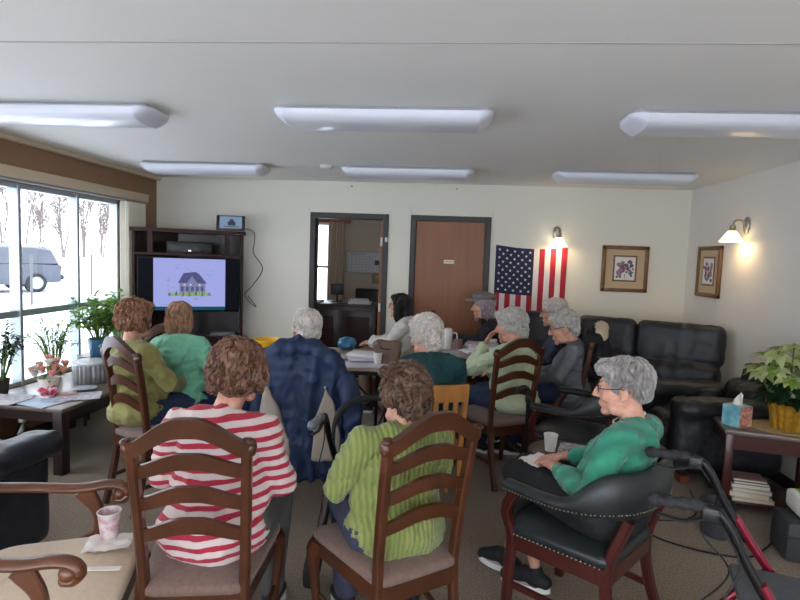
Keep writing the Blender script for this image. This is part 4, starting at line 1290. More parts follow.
def person(label, headat, a, s=1.0, lean=(6, 0), twist=0, head=(0, 0, 0), headoff=(0, 0.07, 0), girth=1.0, shw=0.175,
           arms=None, legs=None, shirt=None, pants=None, hair=('curly', None), shoes='black', sleeve=0.93,
           hipz=0.53, vox=0.0085, specs=False, fold=0.008, hem=0.10, curls=(0.5, 0.5), pantlen=0.9, skin=None, seed=1, hood=False, collar=True, headscale=1.0, sole=True, tuck=False):
    g = girth
    hip = V((0, 0, hipz))
    Rt = (Matrix.Rotation(R(-lean[0]), 4, 'X') @ Matrix.Rotation(R(lean[1]), 4, 'Y')).to_3x3()
    Rtw = Matrix.Rotation(R(twist), 3, 'Z').to_3x3()
    Rt = Rt @ Rtw
    h0 = Rt @ V((headoff[0], headoff[1], 0.662 + headoff[2]))
    tz = (headat[2] - hipz) / (h0.z * s)
    def T(x, y, z): return hip + Rt @ (V((x, y, z * tz)) * s)
    sh = {k: T(k * shw, -0.015, 0.425) for k in (-1, 1)}
    neck0 = T(0, -0.035, 0.44)
    hc = T(headoff[0], headoff[1], 0.662 + headoff[2])
    Hm = Matrix.Translation(hc) @ (Matrix.Rotation(R(head[0] ), 4, 'Z') @ Matrix.Rotation(R(-head[1]), 4, 'X') @ Matrix.Rotation(R(head[2]), 4, 'Y'))
    hs = s * headscale
    hw_ = Matrix.Rotation(R(a), 3, 'Z') @ hc
    loc = V((headat[0] - hw_.x, headat[1] - hw_.y, 0))
    print('PERSON', label[:40], 'hip', round(loc.x, 2), round(loc.y, 2), 'tz', round(tz, 3))
    # default limbs, in person space
    arms = arms or {}
    A = {}
    for k in (-1, 1):
        A[k] = arms.get(k, ((k * 0.27, 0.06, 0.72), (k * 0.10, 0.26, 0.655)))
    legs = legs or {}
    Lg = {}
    for k in (-1, 1):
        Lg[k] = legs.get(k, ((k * 0.11, 0.43, 0.53), (k * 0.12, 0.42, 0.085), (k * 0.13, 0.58, 0.03)))
    hipj = {k: V((k * 0.095 * g, 0.02, hipz - 0.01)) for k in (-1, 1)}

    def torso(mb, e, upper=True):
        def E_(c, r, extra=0): mb.ell(T(*c), tuple((q + e + extra) * s for q in r), rm=Rt, nu=24, nv=16)
        if not tuck or e < 0: E_((0, -0.02, 0.0), (0.172 * g, 0.125 * g, 0.115))
        E_((0, 0.015 * g, 0.13), (0.172 * g, 0.132 * g, 0.15 if tuck else 0.17))
        E_((0, 0.0, 0.27), (0.152 * g, 0.110 * g, 0.145))
        E_((0, 0.045 * g, 0.26), (0.125 * g, 0.085 * g, 0.085))
        E_((0, -0.035, 0.35), (0.150, 0.082, 0.10))
        mb.tube([sh[-1], T(-0.08, -0.03, 0.445), T(0.08, -0.03, 0.445), sh[1]], [(0.056 + e) * s, (0.062 + e) * s, (0.062 + e) * s, (0.056 + e) * s], 14, cap='round')
    def arm(mb, k, e, f=1.0, cuff=0.0):
        el, wr = V(A[k][0]), V(A[k][1])
        end = el.lerp(wr, f)
        mb.tube([sh[k], sh[k].lerp(el, 0.5), el, el.lerp(end, 0.5), end], [(0.056 + e) * s, (0.050 + e) * s, (0.043 + e) * s, (0.038 + e) * s, (0.029 + e + cuff) * s], 14, cap='round')
    def leg(mb, k, e, f=1.0, flare=0.0):
        kn, an, to = (V(q) for q in Lg[k])
        end = kn.lerp(an, f)
        mb.tube([hipj[k] + V((0, -0.02, 0)), hipj[k].lerp(kn, 0.5), kn], [(0.088 * g + e), (0.078 * g + e), (0.060 + e)], 16, cap='round')
        mid = kn.lerp(end, 0.4) + V((0, -0.015, 0))
        mb.tube([kn, mid, end], [(0.060 + e), (0.054 + e + flare * 0.5), ((0.036 if f > 0.8 else 0.046) + e + flare)], 16, cap='round')

    # the body, one continuous surface
    b = MB()
    torso(b, -0.030)
    nk = (hc - neck0)
    b.tube([neck0 + nk * 0.0 + Rt @ V((0, 0.012, 0)), neck0 + nk * 0.3, hc + Hm.to_3x3() @ V((0, -0.018, -0.045))], [0.052 * s, 0.052 * s, 0.052 * s], 16, cap='round')
    head_prims(b, Hm, hs)
    for k in (-1, 1):
        arm(b, k, -0.016)
        el, wr = V(A[k][0]), V(A[k][1])
        hd = arms.get(('h', k))
        d, n_ = (V(hd[0]), V(hd[1])) if hd else ((wr - el).normalized() * 0.7 + V((-k * 0.5, 0.4, -0.12)), V((0, 0.15, 1)))
        hand(b, wr, d, n_, -k if True else k, curls[0] if k < 0 else curls[1], s * 0.97)
        leg(b, k, -0.012)
        kn, an, to = (V(q) for q in Lg[k])
        b.tube([an, an + V((0, 0, -0.03)), an.lerp(to, 0.5) + V((0, 0, -0.008)), to], [0.033, 0.034, 0.032, 0.024], 12, cap='round')
    me = remesh(b, vox * 0.85, 3, None)
    body = link('person', me, skin or M_skin, None, True, None)
    place(body, loc, R(a)); tag(body, label, 'person')
    # clothes
    c = MB(); torso(c, 0.006)
    for k in (-1, 1): arm(c, k, 0.010, sleeve, 0.006)
    if hem:
        c.ell(T(0, -0.015, -0.02), (0.192 * g * s, 0.146 * g * s, hem * s), rm=Rt, nu=24, nv=12)
    if collar:
        c.tube([neck0 - nk * 0.12, neck0 + nk * (0.16 if collar is True else collar)], [0.080 * s, 0.062 * s], 16, cap='round')
    if hood:
        hp = []
        for i in range(13):
            an = PI * (0.02 + 0.96 * i / 12)
            hp.append(T(0.115 * math.cos(an), 0.02 - 0.105 * math.sin(an), 0.44 + 0.03 * math.sin(an)))
        c.tube(hp, [(0.030 * s + 0.016 * s * math.sin(PI * i / 12)) for i in range(13)], 12, cap='round')
        c.ell(T(0, -0.10, 0.36), (0.10 * s, 0.04 * s, 0.09 * s), rm=Rt)
    me = remesh(c, vox, 4, [(fold * 1.25, 8.0, (0.9, 0.9, 0.6), seed * 1.3), (fold * 0.6, 19.0, (0.8, 0.8, 1.3), seed * 2.9), (fold * 0.25, 44.0, (1, 1, 1), seed * 4.1)])
    sh_o = link('shirt', me, shirt, body, True, None)
    p = MB()
    for k in (-1, 1): leg(p, k, 0.008, pantlen, 0.012 if pantlen < 0.95 else 0.004)
    p.ell(hip + V((0, -0.01, -0.012)), ((0.188 if tuck else 0.165) * g * s, (0.14 if tuck else 0.115) * g * s, 0.10), nu=24, nv=14)
    me = remesh(p, vox, 4, (fold * 0.4, 9.0, (1, 1, 1), seed * 1.9))
    link('trousers', me, pants, body, True, None)
    for k in (-1, 1):
        kn, an, to = (V(q) for q in Lg[k])
        f = (to - an); f.z = 0; f.normalize()
        heel = an - f * 0.045; heel.z = to.z
        q = MB()
        q.tube([heel + V((0, 0, 0.018)), an.lerp(to, 0.35) + V((0, 0, 0.0)) * 0, to + f * 0.005], [(0.036, 0.036), (0.042, 0.04), (0.034, 0.03)], 14, cap='round')
        q.tube([an + V((0, 0, 0.0)), an + V((0, 0, -0.04))], [0.04, 0.042], 14, cap='round')
        # keep it off the floor line: sole is a separate sub-part
        me = remesh(q, 0.007, 3, None)
        so = link('shoe', me, M_shoe if shoes == 'black' else M_shoew, body, True, None)
        sl = MB()
        side = V((-f.y, f.x, 0))
        o_ = []
        for i in range(20):
            an_ = 2 * PI * i / 20
            u = math.cos(an_); w = math.sin(an_)
            L0 = (to + f * 0.03 - (heel - f * 0.03)).length / 2
            ctr = (to + heel) / 2
            o_.append(ctr + f * u * L0 + side * w * (0.044 if u > 0 else 0.038))
        zb = to.z - 0.03
        n_ = 20
        tilt = 0
        vs = [(v.x, v.y, zb) for v in o_] + [(v.x, v.y, zb + 0.028) for v in o_]
        sl.add(vs, [tuple(range(n_ - 1, -1, -1)), tuple(range(n_, 2 * n_))] + [(i, (i + 1) % n_, n_ + (i + 1) % n_, n_ + i) for i in range(n_)])
        if sole: sl.build('sole', M_sole if shoes == 'black' else M_shoew, so)
    make_hair(hair[0], Hm, hs, hair[1], body, seed)
    for k in (-1, 1):
        e = MB(); e.ell(Hm @ (V((k * 0.028, 0.074, 0.010)) * hs), 0.0108 * hs, nu=12, nv=8)
        eo = e.build('eye', M_eye, body)
        e = MB(); e.ell(Hm @ (V((k * 0.028, 0.0815, 0.010)) * hs), 0.0050 * hs, nu=10, nv=6)
        e.build('iris', M_iris, eo)
    if specs:
        sp = MB()
        for k in (-1, 1):
            cc = V((k * 0.034, 0.098, 0.006))
            sp.tube([Hm @ ((cc + V((0.025 * math.cos(t) , -0.004 * abs(math.cos(t)), 0.020 * math.sin(t)))) * hs) for t in [2 * PI * i / 20 for i in range(20)]], 0.0019 * hs, 6, closed=True)
            sp.tube([Hm @ (V(q) * hs) for q in ((k * 0.058, 0.094, 0.012), (k * 0.078, 0.06, 0.012), (k * 0.084, 0.0, 0.014), (k * 0.080, -0.018, -0.004))], 0.0019 * hs, 6)
        sp.tube([Hm @ (V(q) * hs) for q in ((-0.010, 0.098, 0.008), (0, 0.104, 0.011), (0.010, 0.098, 0.008))], 0.0018 * hs, 6)
        spo = sp.build('glasses', M_specs, body)
        for k in (-1, 1):
            ln = MB(); cc = V((k * 0.034, 0.097, 0.006))
            pts = [Hm @ ((cc + V((0.024 * math.cos(t), -0.004 * abs(math.cos(t)), 0.019 * math.sin(t)))) * hs) for t in [2 * PI * i / 16 for i in range(16)]]
            ln.add(pts, [tuple(range(16))])
            ln.build('lens', M_lensg, spo, smooth=False)
    return body, Hm, T, hs

H_brown = hair_mat('hair_brown', (122, 84, 62), (74, 46, 34))
H_auburn = hair_mat('hair_auburn', (160, 116, 86), (98, 62, 44))
H_dbrown = hair_mat('hair_dark_brown', (112, 82, 60), (62, 44, 34))
H_blond = hair_mat('hair_blond', (176, 138, 104), (122, 88, 64))
H_white = hair_mat('hair_white', (214, 206, 198), (190, 181, 172))
H_grey = hair_mat('hair_grey', (172, 168, 164), (132, 126, 122))
H_silver = hair_mat('hair_silver', (200, 196, 188), (168, 162, 154))
H_black = hair_mat('hair_black', (40, 34, 34), (22, 18, 18))
H_pinkgrey = hair_mat('hair_pale_grey', (190, 176, 178), (150, 134, 138))

C_stripe = stripe_mat('red_white_stripe', (206, 190, 186), (166, 30, 56), 0.043, wob=0.004)
C_lime = rib_mat('lime_knit', (136, 146, 78), 16, (114, 124, 62), 0.45, dirn='X', dist=1.0)
C_olive = mat('olive_knit', (142, 136, 78), 0.85, var=(12, 0.15), bump=(90, 0.25, 0.006), sheen=0.2)
C_mint = mat('mint_fleece', (116, 184, 152), 0.8, var=(6, 0.08), bump=(60, 0.15, 0.006), sheen=0.3)
C_dteal = mat('dark_teal_knit', (16, 62, 66), 0.85, var=(12, 0.15), bump=(120, 0.25, 0.005))
C_whitek = mat('white_knit', (218, 214, 208), 0.85, var=(40, 0.06), bump=(110, 0.3, 0.006), sheen=0.2)
C_dark = mat('charcoal_jacket', (40, 40, 44), 0.7, var=(8, 0.2), bump=(60, 0.15, 0.005))
C_pgreen = mat('pale_green_cardigan', (196, 208, 172), 0.85, var=(20, 0.06), bump=(110, 0.25, 0.005), sheen=0.2)
C_quilt = mat('grey_quilted_coat', (106, 108, 116), 0.55, var=(14, 0.12), bump=(26, 0.35, 0.012), stretch=(1, 1, 1.8))
C_navyk = mat('navy_fleece', (52, 62, 84), 0.8, var=(10, 0.15), bump=(70, 0.2, 0.006))
C_teal = rib_mat('teal_knit', (50, 140, 114), 5, (34, 116, 94), 0.35, dirn='DIAGONAL', dist=3.0)
C_bluesh = mat('blue_shirt', (46, 66, 104), 0.8, var=(10, 0.12))
P_black = mat('black_trousers', (24, 24, 27), 0.8, var=(10, 0.2))
P_navy = mat('navy_trousers', (36, 52, 84), 0.8, var=(16, 0.2), bump=(120, 0.2, 0.004))
P_grey = mat('grey_trousers', (84, 82, 82), 0.85, var=(16, 0.15))
P_denim = mat('denim', (62, 66, 88), 0.85, var=(30, 0.25), bump=(160, 0.2, 0.004))
P_taupe = mat('taupe_trousers', (140, 112, 98), 0.8, var=(10, 0.08))

# woman in the striped shirt
person('woman seen from behind in a red and white striped shirt with curly brown hair', (-0.807, 2.05, 1.128), 4, 1.0, lean=(6, 2), head=(19, 4, 0), headoff=(0.02, 0.05, 0.0), girth=1.12, shw=0.165,
       shirt=C_stripe, pants=P_grey, hair=('full', H_brown), sleeve=0.62, vox=0.0075, fold=0.006, hem=0.13, seed=3, shoes='black', specs=True, hipz=0.575,
       arms={-1: ((-0.235, 0.07, 0.72), (-0.12, 0.30, 0.66)), 1: ((0.235, 0.08, 0.70), (0.13, 0.30, 0.66))}, headscale=1.03,
       legs={-1: ((-0.12, 0.43, 0.53), (-0.12, 0.40, 0.085), (-0.13, 0.55, 0.03)), 1: ((0.14, 0.43, 0.53), (0.14, 0.30, 0.085), (0.15, 0.45, 0.03))})
# woman in the lime sweater
person('woman seen from behind in a ribbed lime green sweater with short brown hair', (-0.148, 2.16, 1.055), 26, 0.95, lean=(3, 4), head=(14, 6, 0), headoff=(0.02, 0.06, -0.01), girth=1.08, shw=0.16,
       shirt=C_lime, pants=P_denim, hair=('curly', H_dbrown), sleeve=0.92, vox=0.0075, fold=0.008, hem=0.14, seed=4, hipz=0.57, headscale=1.04,
       legs={-1: ((-0.10, 0.40, 0.52), (-0.10, 0.30, 0.085), (-0.11, 0.44, 0.03)), 1: ((0.10, 0.40, 0.52), (0.10, 0.30, 0.085), (0.11, 0.44, 0.03))},
       arms={-1: ((-0.235, 0.08, 0.70), (-0.12, 0.28, 0.665)), 1: ((0.22, 0.08, 0.70), (0.12, 0.28, 0.665))})
# woman in the teal sweater, captain chair
_, H12, _, hs12 = person('woman in a teal green sweater and black trousers with short grey hair and glasses', (0.776, 2.35, 1.085), 50, 0.97, lean=(-9, 2), head=(22, 6, 0), headoff=(0.0, 0.075, -0.01), girth=1.10, shw=0.165,
       shirt=C_teal, pants=P_black, hair=('wave', H_grey), sleeve=0.80, vox=0.0075, fold=0.006, hem=0, tuck=True, seed=12, hipz=0.57, specs=True, pantlen=0.55, headscale=1.03,
       legs={-1: ((0.03, 0.50, 0.555), (0.04, 0.36, 0.085), (0.0, 0.50, 0.03)), 1: ((0.14, 0.50, 0.56), (0.06, 0.54, 0.10), (0.05, 0.68, 0.04))},
       arms={-1: ((-0.245, -0.01, 0.70), (-0.06, 0.25, 0.685)), 1: ((0.25, 0.02, 0.72), (0.10, 0.28, 0.685))})
# woman in olive
person('woman in an olive green top with auburn hair seated beside the coffee table', (-2.02, 3.38, 1.135), -30, 0.98, lean=(-3, -6), head=(16, 4, 0), headoff=(-0.02, 0.05, 0.0), girth=1.18, shw=0.18,
       shirt=C_olive, pants=P_navy, hair=('full', H_auburn), seed=1, hipz=0.58, headscale=1.03,
       arms={-1: ((-0.25, 0.10, 0.74), (-0.12, 0.32, 0.68)), 1: ((0.25, 0.06, 0.75), (0.03, 0.28, 0.69))})
# woman in mint
person('blond woman seen from behind in a mint green hooded top in front of the television', (-1.87, 3.68, 1.12), -6, 0.98, lean=(5, -5), head=(12, 4, 0), headoff=(-0.02, 0.05, -0.01), girth=0.98, shw=0.15,
       shirt=C_mint, pants=P_navy, hair=('bob', H_blond), seed=2, hood=True, hipz=0.57, fold=0.011)
# man behind the jacket
person('white-haired man seen from behind above the draped navy jacket', (-0.888, 3.45, 1.116), 8, 1.0, lean=(2, 2), head=(14, 6, 0), headoff=(0.0, 0.05, -0.035), shirt=C_bluesh, pants=P_grey, hair=('short', H_white), seed=5, hipz=0.57, headscale=1.1, specs=True)
# woman in dark teal
person('white-haired woman in a dark teal top on the oak slat-back chair', (-0.111, 3.45, 1.112), 18, 0.97, lean=(3, 0), head=(24, 10, 0), headoff=(-0.01, 0.07, -0.02), girth=1.05, shirt=C_dteal, pants=P_black, hair=('curly', H_white), seed=6, hipz=0.57, headscale=1.05,
       arms={-1: ((-0.25, 0.12, 0.74), (-0.14, 0.36, 0.765)), 1: ((0.25, 0.10, 0.74), (0.12, 0.34, 0.74))}, legs={-1: ((-0.10, 0.40, 0.52), (-0.10, 0.36, 0.085), (-0.11, 0.50, 0.03)), 1: ((0.10, 0.40, 0.52), (0.10, 0.36, 0.085), (0.11, 0.50, 0.03))})
# dark haired woman in profile
person('dark-haired woman in a white sweater and taupe trousers seated sideways by the doors', (-0.45, 5.45, 1.115), 78, 1.0, lean=(4, 0), head=(2, 0, 0), headoff=(0, 0.06, 0.0), girth=1.0, shirt=C_whitek, pants=P_taupe, hair=('long', H_black), seed=7, hipz=0.57, specs=True,
       arms={-1: ((-0.24, 0.10, 0.78), (-0.06, 0.38, 0.72)), 1: ((0.24, 0.10, 0.78), (0.06, 0.40, 0.73))}, legs={-1: ((-0.08, 0.45, 0.60), (-0.08, 0.40, 0.085), (-0.09, 0.55, 0.03)), 1: ((0.08, 0.45, 0.60), (0.08, 0.42, 0.085), (0.09, 0.57, 0.03))})
# person in the cap
_, H8, _, hs8 = person('person in a grey flat cap and dark jacket behind the paper-covered table', (0.408, 5.62, 1.13), 74, 1.0, lean=(6, -4), head=(8, 4, 0), headoff=(0, 0.07, -0.01), girth=1.1, shirt=C_dark, pants=P_black, hair=('bob', H_pinkgrey), seed=8, hipz=0.57, headscale=1.08,
       arms={-1: ((-0.28, 0.14, 0.80), (-0.20, 0.36, 0.80)), 1: ((0.26, 0.10, 0.76), (0.12, 0.32, 0.70))})
# woman in pale green cardigan
person('white-haired woman in a pale green cardigan resting her chin on her hand', (0.52, 4.2, 1.105), 44, 1.0, lean=(2, 2), head=(34, 8, 0), headoff=(0.01, 0.075, -0.02), girth=1.08, shirt=C_pgreen, pants=P_navy, hair=('curly', H_silver), seed=9, hipz=0.57, headscale=1.05,
       arms={-1: ((-0.22, 0.28, 0.76), (-0.10, 0.24, 0.94)), 1: ((0.25, 0.12, 0.74), (0.08, 0.32, 0.70)), ('h', -1): ((0.35, -0.25, 0.9), (-0.3, 0.9, 0.3))})
# woman in grey coat
person('white-haired woman in a grey quilted coat and glasses looking down', (0.99, 4.5, 1.083), 74, 1.0, lean=(-2, 0), head=(4, 16, 0), headoff=(0, 0.085, -0.02), girth=1.08, shirt=C_quilt, pants=P_navy, hair=('short', H_silver), seed=10, hipz=0.57, specs=True, headscale=1.12, fold=0.006, hem=0.17)
# person on the sofa
person('white-haired person in a navy fleece on the black sofa under the flag', (1.06, 5.28, 1.13), 70, 1.02, lean=(2, 0), head=(6, 4, 0), headoff=(0, 0.05, 0.0), shirt=C_navyk, pants=P_denim, hair=('short', H_white), seed=11, hipz=0.57, headscale=1.1, specs=True)

# flat cap and beaded necklace
def worn(name, mb_or_me, m, label_parent):
    return link(name, mb_or_me, m, label_parent, True, 60)
body8 = [o for o in bpy.data.objects if o.get('label', '').startswith('person in a grey flat cap')][0]
cp = MB(); M3 = H8.to_3x3()
cp.ell(H8 @ (V((0, -0.012, 0.098)) * hs8), (0.096 * hs8, 0.118 * hs8, 0.050 * hs8), rm=M3 @ Matrix.Rotation(R(8), 3, 'X').to_3x3(), nu=22, nv=14)
cp.build('cap', mat('grey_tweed', (124, 118, 118), 0.9, var=(70, 0.3), bump=(120, 0.3, 0.004)), body8)
br = MB()
vs = []
for i in range(15):
    t = PI * (0.08 + 0.84 * i / 14)
    for r_, dz in ((0.088, 0.0), (0.165, -0.012)):
        for d in (0.004, -0.004):
            vs.append(H8 @ (V((math.cos(t) * 0.088 * (1 if r_ < 0.1 else 0.98), 0.012 + math.sin(t) * r_, 0.088 + dz + d - 0.015 * abs(math.cos(t)))) * hs8))
fs = []
for i in range(14):
    a_ = i * 4; c_ = a_ + 4
    fs += [(a_, a_ + 2, c_ + 2, c_), (a_ + 1, c_ + 1, c_ + 3, a_ + 3), (a_ + 2, a_ + 3, c_ + 3, c_ + 2), (a_, c_, c_ + 1, a_ + 1)]
br.add(vs, fs)
br.build('cap_brim', mat('grey_tweed_brim', (146, 140, 138), 0.9, var=(70, 0.3)), body8)
# ---------------------------------------------------------------- worn and draped things
b12 = [o for o in bpy.data.objects if o.get('label', '').startswith('woman in a teal green sweater')][0]
nk = MB()
for i in range(40):
    t = 2 * PI * i / 40
    p = H12 @ (V((0.061 * math.cos(t), -0.022 + 0.064 * math.sin(t), -0.124 - 0.022 * math.sin(t))) * hs12)
    nk.ell(p, 0.0036, nu=8, nv=6)
nk.build('necklace', mat('pearl', (236, 226, 208), 0.25), b12)

M_jk = mat('navy_nylon', (20, 42, 80), 0.6, var=(7, 0.25), bump=(40, 0.15, 0.006))
M_jk2 = mat('stone_nylon', (166, 154, 142), 0.65, var=(7, 0.12), bump=(40, 0.15, 0.006))
jm = MB()
jm.tube([(-0.29, -0.33, 0.86), (-0.2, -0.32, 0.985), (-0.08, -0.31, 1.055), (0.08, -0.31, 1.055), (0.2, -0.32, 0.985), (0.29, -0.33, 0.86)], [0.05, 0.05, 0.052, 0.052, 0.05, 0.05], 14, cap='round')
jm.box((0, -0.345, 0.62), (0.56, 0.055, 0.62), bev=0.025); jm.box((0, -0.34, 0.90), (0.40, 0.055, 0.22), bev=0.025)
jm.box((0, -0.355, 0.40), (0.60, 0.07, 0.26), bev=0.03)
jm.tube([(-0.1, -0.29, 1.06), (0, -0.27, 1.085), (0.1, -0.29, 1.06)], 0.034, 12, cap='round')
me = remesh(jm, 0.010, 4, [(0.016, 8.0, (1.3, 1, 0.22), 2.2), (0.006, 18, (1, 1, 0.6), 5.0)])
jk = link('jacket', me, M_jk, None, True, None)
place(jk, (-0.87, 3.42, 0), R(4)); tag(jk, 'navy jacket with stone grey panels draped over a chair back', 'jacket')
for s in (-1, 1):
    sm_ = MB()
    sm_.tube(spline([(s * 0.285, -0.33, 0.87), (s * 0.325, -0.36, 0.76), (s * 0.345, -0.37, 0.60), (s * 0.335, -0.38, 0.42)], 5), [0.058, 0.06, 0.06, 0.06, 0.06, 0.06, 0.058, 0.057, 0.056, 0.055, 0.054, 0.052, 0.05, 0.05, 0.05, 0.05], 14, cap='round')
    link('sleeve', remesh(sm_, 0.010, 3, (0.010, 11.0, (1, 1, 0.8), s * 4.0)), M_jk, jk, True, None)
for poly, sd in (([(-0.17, 0.84), (-0.10, 0.72), (-0.03, 0.52), (-0.01, 0.22), (-0.22, 0.22), (-0.24, 0.55)], 1), ([(0.17, 0.86), (0.23, 0.76), (0.27, 0.56), (0.27, 0.42), (0.10, 0.40), (0.12, 0.62)], 2)):
    pm = MB().prism(poly, -0.018, 0.018, mtx=Matrix.Translation((0, -0.385, 0)) @ Matrix.Rotation(PI / 2, 4, 'X'))
    link('side_panel', remesh(pm, 0.009, 4, (0.010, 9.0, (1.2, 1, 0.4), sd * 3.3)), M_jk2, jk, True, None)

# black coat with fur trim over the edge-on chair
cm = MB()
cm.tube([(-0.15, -0.30, 1.02), (0, -0.31, 1.06), (0.15, -0.30, 1.02)], 0.055, 12, cap='round')
cm.box((0, -0.36, 0.88), (0.36, 0.13, 0.30), bev=0.06)
coat = link('coat', remesh(cm, 0.010, 3, [(0.014, 12, (1, 1, 0.6), 8.1)]), mat('black_wool', (22, 21, 24), 0.85, bump=(60, 0.4, 0.008)), None, True, None)
place(coat, (0.94, 4.55, 0), R(78)); tag(coat, 'black coat with beige fur trim hung over a chair back', 'coat')
fm = MB(); fm.tube([(-0.12, -0.34, 1.05), (0, -0.35, 1.10), (0.12, -0.34, 1.05)], 0.05, 12, cap='round')
link('fur_trim', remesh(fm, 0.007, 1, [(0.012, 60, (1, 1, 1), 1.1)]), mat('beige_fur', (206, 188, 160), 0.95, bump=(90, 0.5, 0.01)), coat, True, None)

# ---------------------------------------------------------------- walking frames and cane
M_blacktube = mat('black_tube', (26, 26, 28), 0.35, 0.4)
M_grip = mat('rubber_grip', (34, 34, 36), 0.75, bump=(120, 0.3, 0.003))
M_redtube = mat('metallic_red', (134, 22, 46), 0.28, 0.6, coat=0.5)
M_burg = mat('burgundy_tube', (92, 26, 36), 0.3, 0.5, coat=0.4)
M_cable = mat('brake_cable', (22, 22, 24), 0.5)
M_webseat = mat('grey_webbing', (84, 86, 92), 0.85, var=(50, 0.2), bump=(180, 0.4, 0.004))
M_blackfab = mat('black_fabric', (24, 24, 28), 0.85, bump=(160, 0.3, 0.004))
def rollator(label, loc, rz, mt, mh, mseat, gh=0.88, hasbar=True, brace=False, gripm=None):
    """+y is the walking direction; grips at -y"""
    t = thing('rollator_walker', label, 'walker', loc, rz, None)
    k = gh / 0.88
    for s in (-1, 1):
        x = s * 0.235
        MB().tube(spline([(x, 0.29, 0.17), (x, 0.16, 0.34), (x, -0.02, 0.56 * k), (x, -0.10, 0.68 * k)], 7), 0.0165, 12).build('front_tube', mt, t)
        MB().tube(spline([(x, 0.03, 0.52 * k), (x, -0.12, 0.34), (x + s * 0.015, -0.27, 0.13)], 7), 0.0155, 12).build('rear_tube', mt, t)
        h = MB().tube(spline([(x, -0.06, 0.60 * k), (x, -0.145, gh - 0.14), (x, -0.19, gh - 0.05), (x, -0.235, gh - 0.005), (x, -0.29, gh)], 7), 0.0145, 12).build('handle', mh, t)
        g = MB()
        pts = []; rad = []
        for q in range(19):
            f = q / 18
            pts.append((x, -0.275 - 0.125 * f, gh + 0.002 - 0.008 * f)); rad.append(0.0185 + 0.0022 * math.sin(f * 22) + (0.004 if f > 0.93 else 0))
        g.tube(pts, rad, 14, cap='round').build('grip', gripm or M_grip, h)
        lv = MB().tube(spline([(x, -0.25, gh - 0.03), (x, -0.31, gh - 0.055), (x, -0.385, gh - 0.05)], 6), [(0.006, 0.010)] * 13, 10, cap='round')
        lv.box((x, -0.245, gh - 0.018), (0.04, 0.05, 0.05), bev=0.012)
        lv.build('brake_lever', M_darkplastic, h)
        MB().tube(spline([(x, -0.23, gh - 0.03), (x + s * 0.02, -0.16, gh - 0.15), (x + s * 0.035, -0.20, gh - 0.30), (x + s * 0.03, -0.10, 0.45), (x + s * 0.02, -0.24, 0.25), (x + s * 0.02, -0.28, 0.16)], 8), 0.0035, 6).build('brake_cable', M_cable, t)
        for (wy, wx) in ((0.31, x), (-0.29, x + s * 0.02)):
            w_ = MB()
            w_.tube([(wx - 0.016, wy, 0.095), (wx + 0.016, wy, 0.095)], [0.095, 0.095], 26)
            wo = w_.build('wheel', M_tyre, t)
            w2_ = MB(); w2_.tube([(wx - 0.0175, wy, 0.095), (wx + 0.0175, wy, 0.095)], [0.062, 0.062], 22)
            w2_.build('hub', M_darkplastic, wo)
            fk = MB()
            for e in (-1, 1): fk.strip([(wx + e * 0.023, wy, 0.09), (wx + e * 0.023, wy - 0.008, 0.20)], 0.006, 0.032, up=(0, 1, 0))
            fk.box((wx, wy - 0.008, 0.205), (0.054, 0.04, 0.02), bev=0.005)
            fk.build('fork', M_darkplastic, t)
    MB().box((0, 0.02, 0.50 * k), (0.43, 0.27, 0.035), bev=0.015).build('seat', mseat, t)
    MB().box((0, 0.05, 0.40), (0.36, 0.17, 0.2), bev=0.03).build('bag', M_blackfab, t)
    if brace:
        MB().tube([(-0.235, -0.2, 0.22), (0.235, 0.12, 0.5)], 0.012, 10).build('cross_brace', mt, t)
        MB().tube([(0.235, -0.2, 0.22), (-0.235, 0.12, 0.5)], 0.012, 10).build('cross_brace', mt, t)
    if hasbar:
        pts = spline([(-0.235, -0.08, 0.66 * k), (-0.24, -0.03, 0.78 * k), (-0.21, 0.12, 0.84 * k), (-0.10, 0.225, 0.855 * k), (0.10, 0.225, 0.855 * k), (0.21, 0.12, 0.84 * k), (0.24, -0.03, 0.78 * k), (0.235, -0.08, 0.66 * k)], 6)
        n_ = len(pts)
        MB().tube(pts, [0.011 + 0.007 * sstep(0.2, 0.4, 1 - abs(2 * i / (n_ - 1) - 1)) for i in range(n_)], 12).build('backrest_bar', M_grip, t)
    return t
M_gripg = mat('grey_grip', (120, 124, 130), 0.4, 0.3)
rollator('black walker with padded bar standing between the striped woman and the lime sweater woman', (-0.30, 2.74, 0), R(-6), M_blacktube, M_blacktube, M_blackfab, 0.84, True, False, M_gripg)
rollator('metallic red walker with black ribbed grips and grey seat beside the end table', (1.14, 1.80, 0), R(-109), M_redtube, M_blacktube, M_webseat, 0.89, False, True)
cn = thing('walking_cane', 'black walking cane hooked on the chair back of the pale green cardigan woman', 'cane', (0.60, 3.66, 0), R(28))
MB().tube(spline([(0.0, 0, 0.02), (0.0, 0.004, 0.4), (0, 0.01, 0.73)], 6), 0.0105, 10).build('shaft', M_blacktube, cn)
MB().tube(spline([(0, 0.01, 0.70), (0, 0.012, 0.745), (-0.03, 0.012, 0.765), (-0.075, 0.012, 0.755), (-0.09, 0.012, 0.74)], 6), [0.012 + 0.004 * min(1, i / 8) for i in range(25)], 12, cap='round').build('handle', M_grip, cn)
MB().box((0.0, 0.008, 0.68), (0.03, 0.03, 0.05), bev=0.008).build('wrist_clasp', M_darkplastic, cn)
MB().lathe([(0.017, 0), (0.018, 0.012), (0.012, 0.035)], (0, 0, 0), 14).build('ferrule', M_grip, cn)

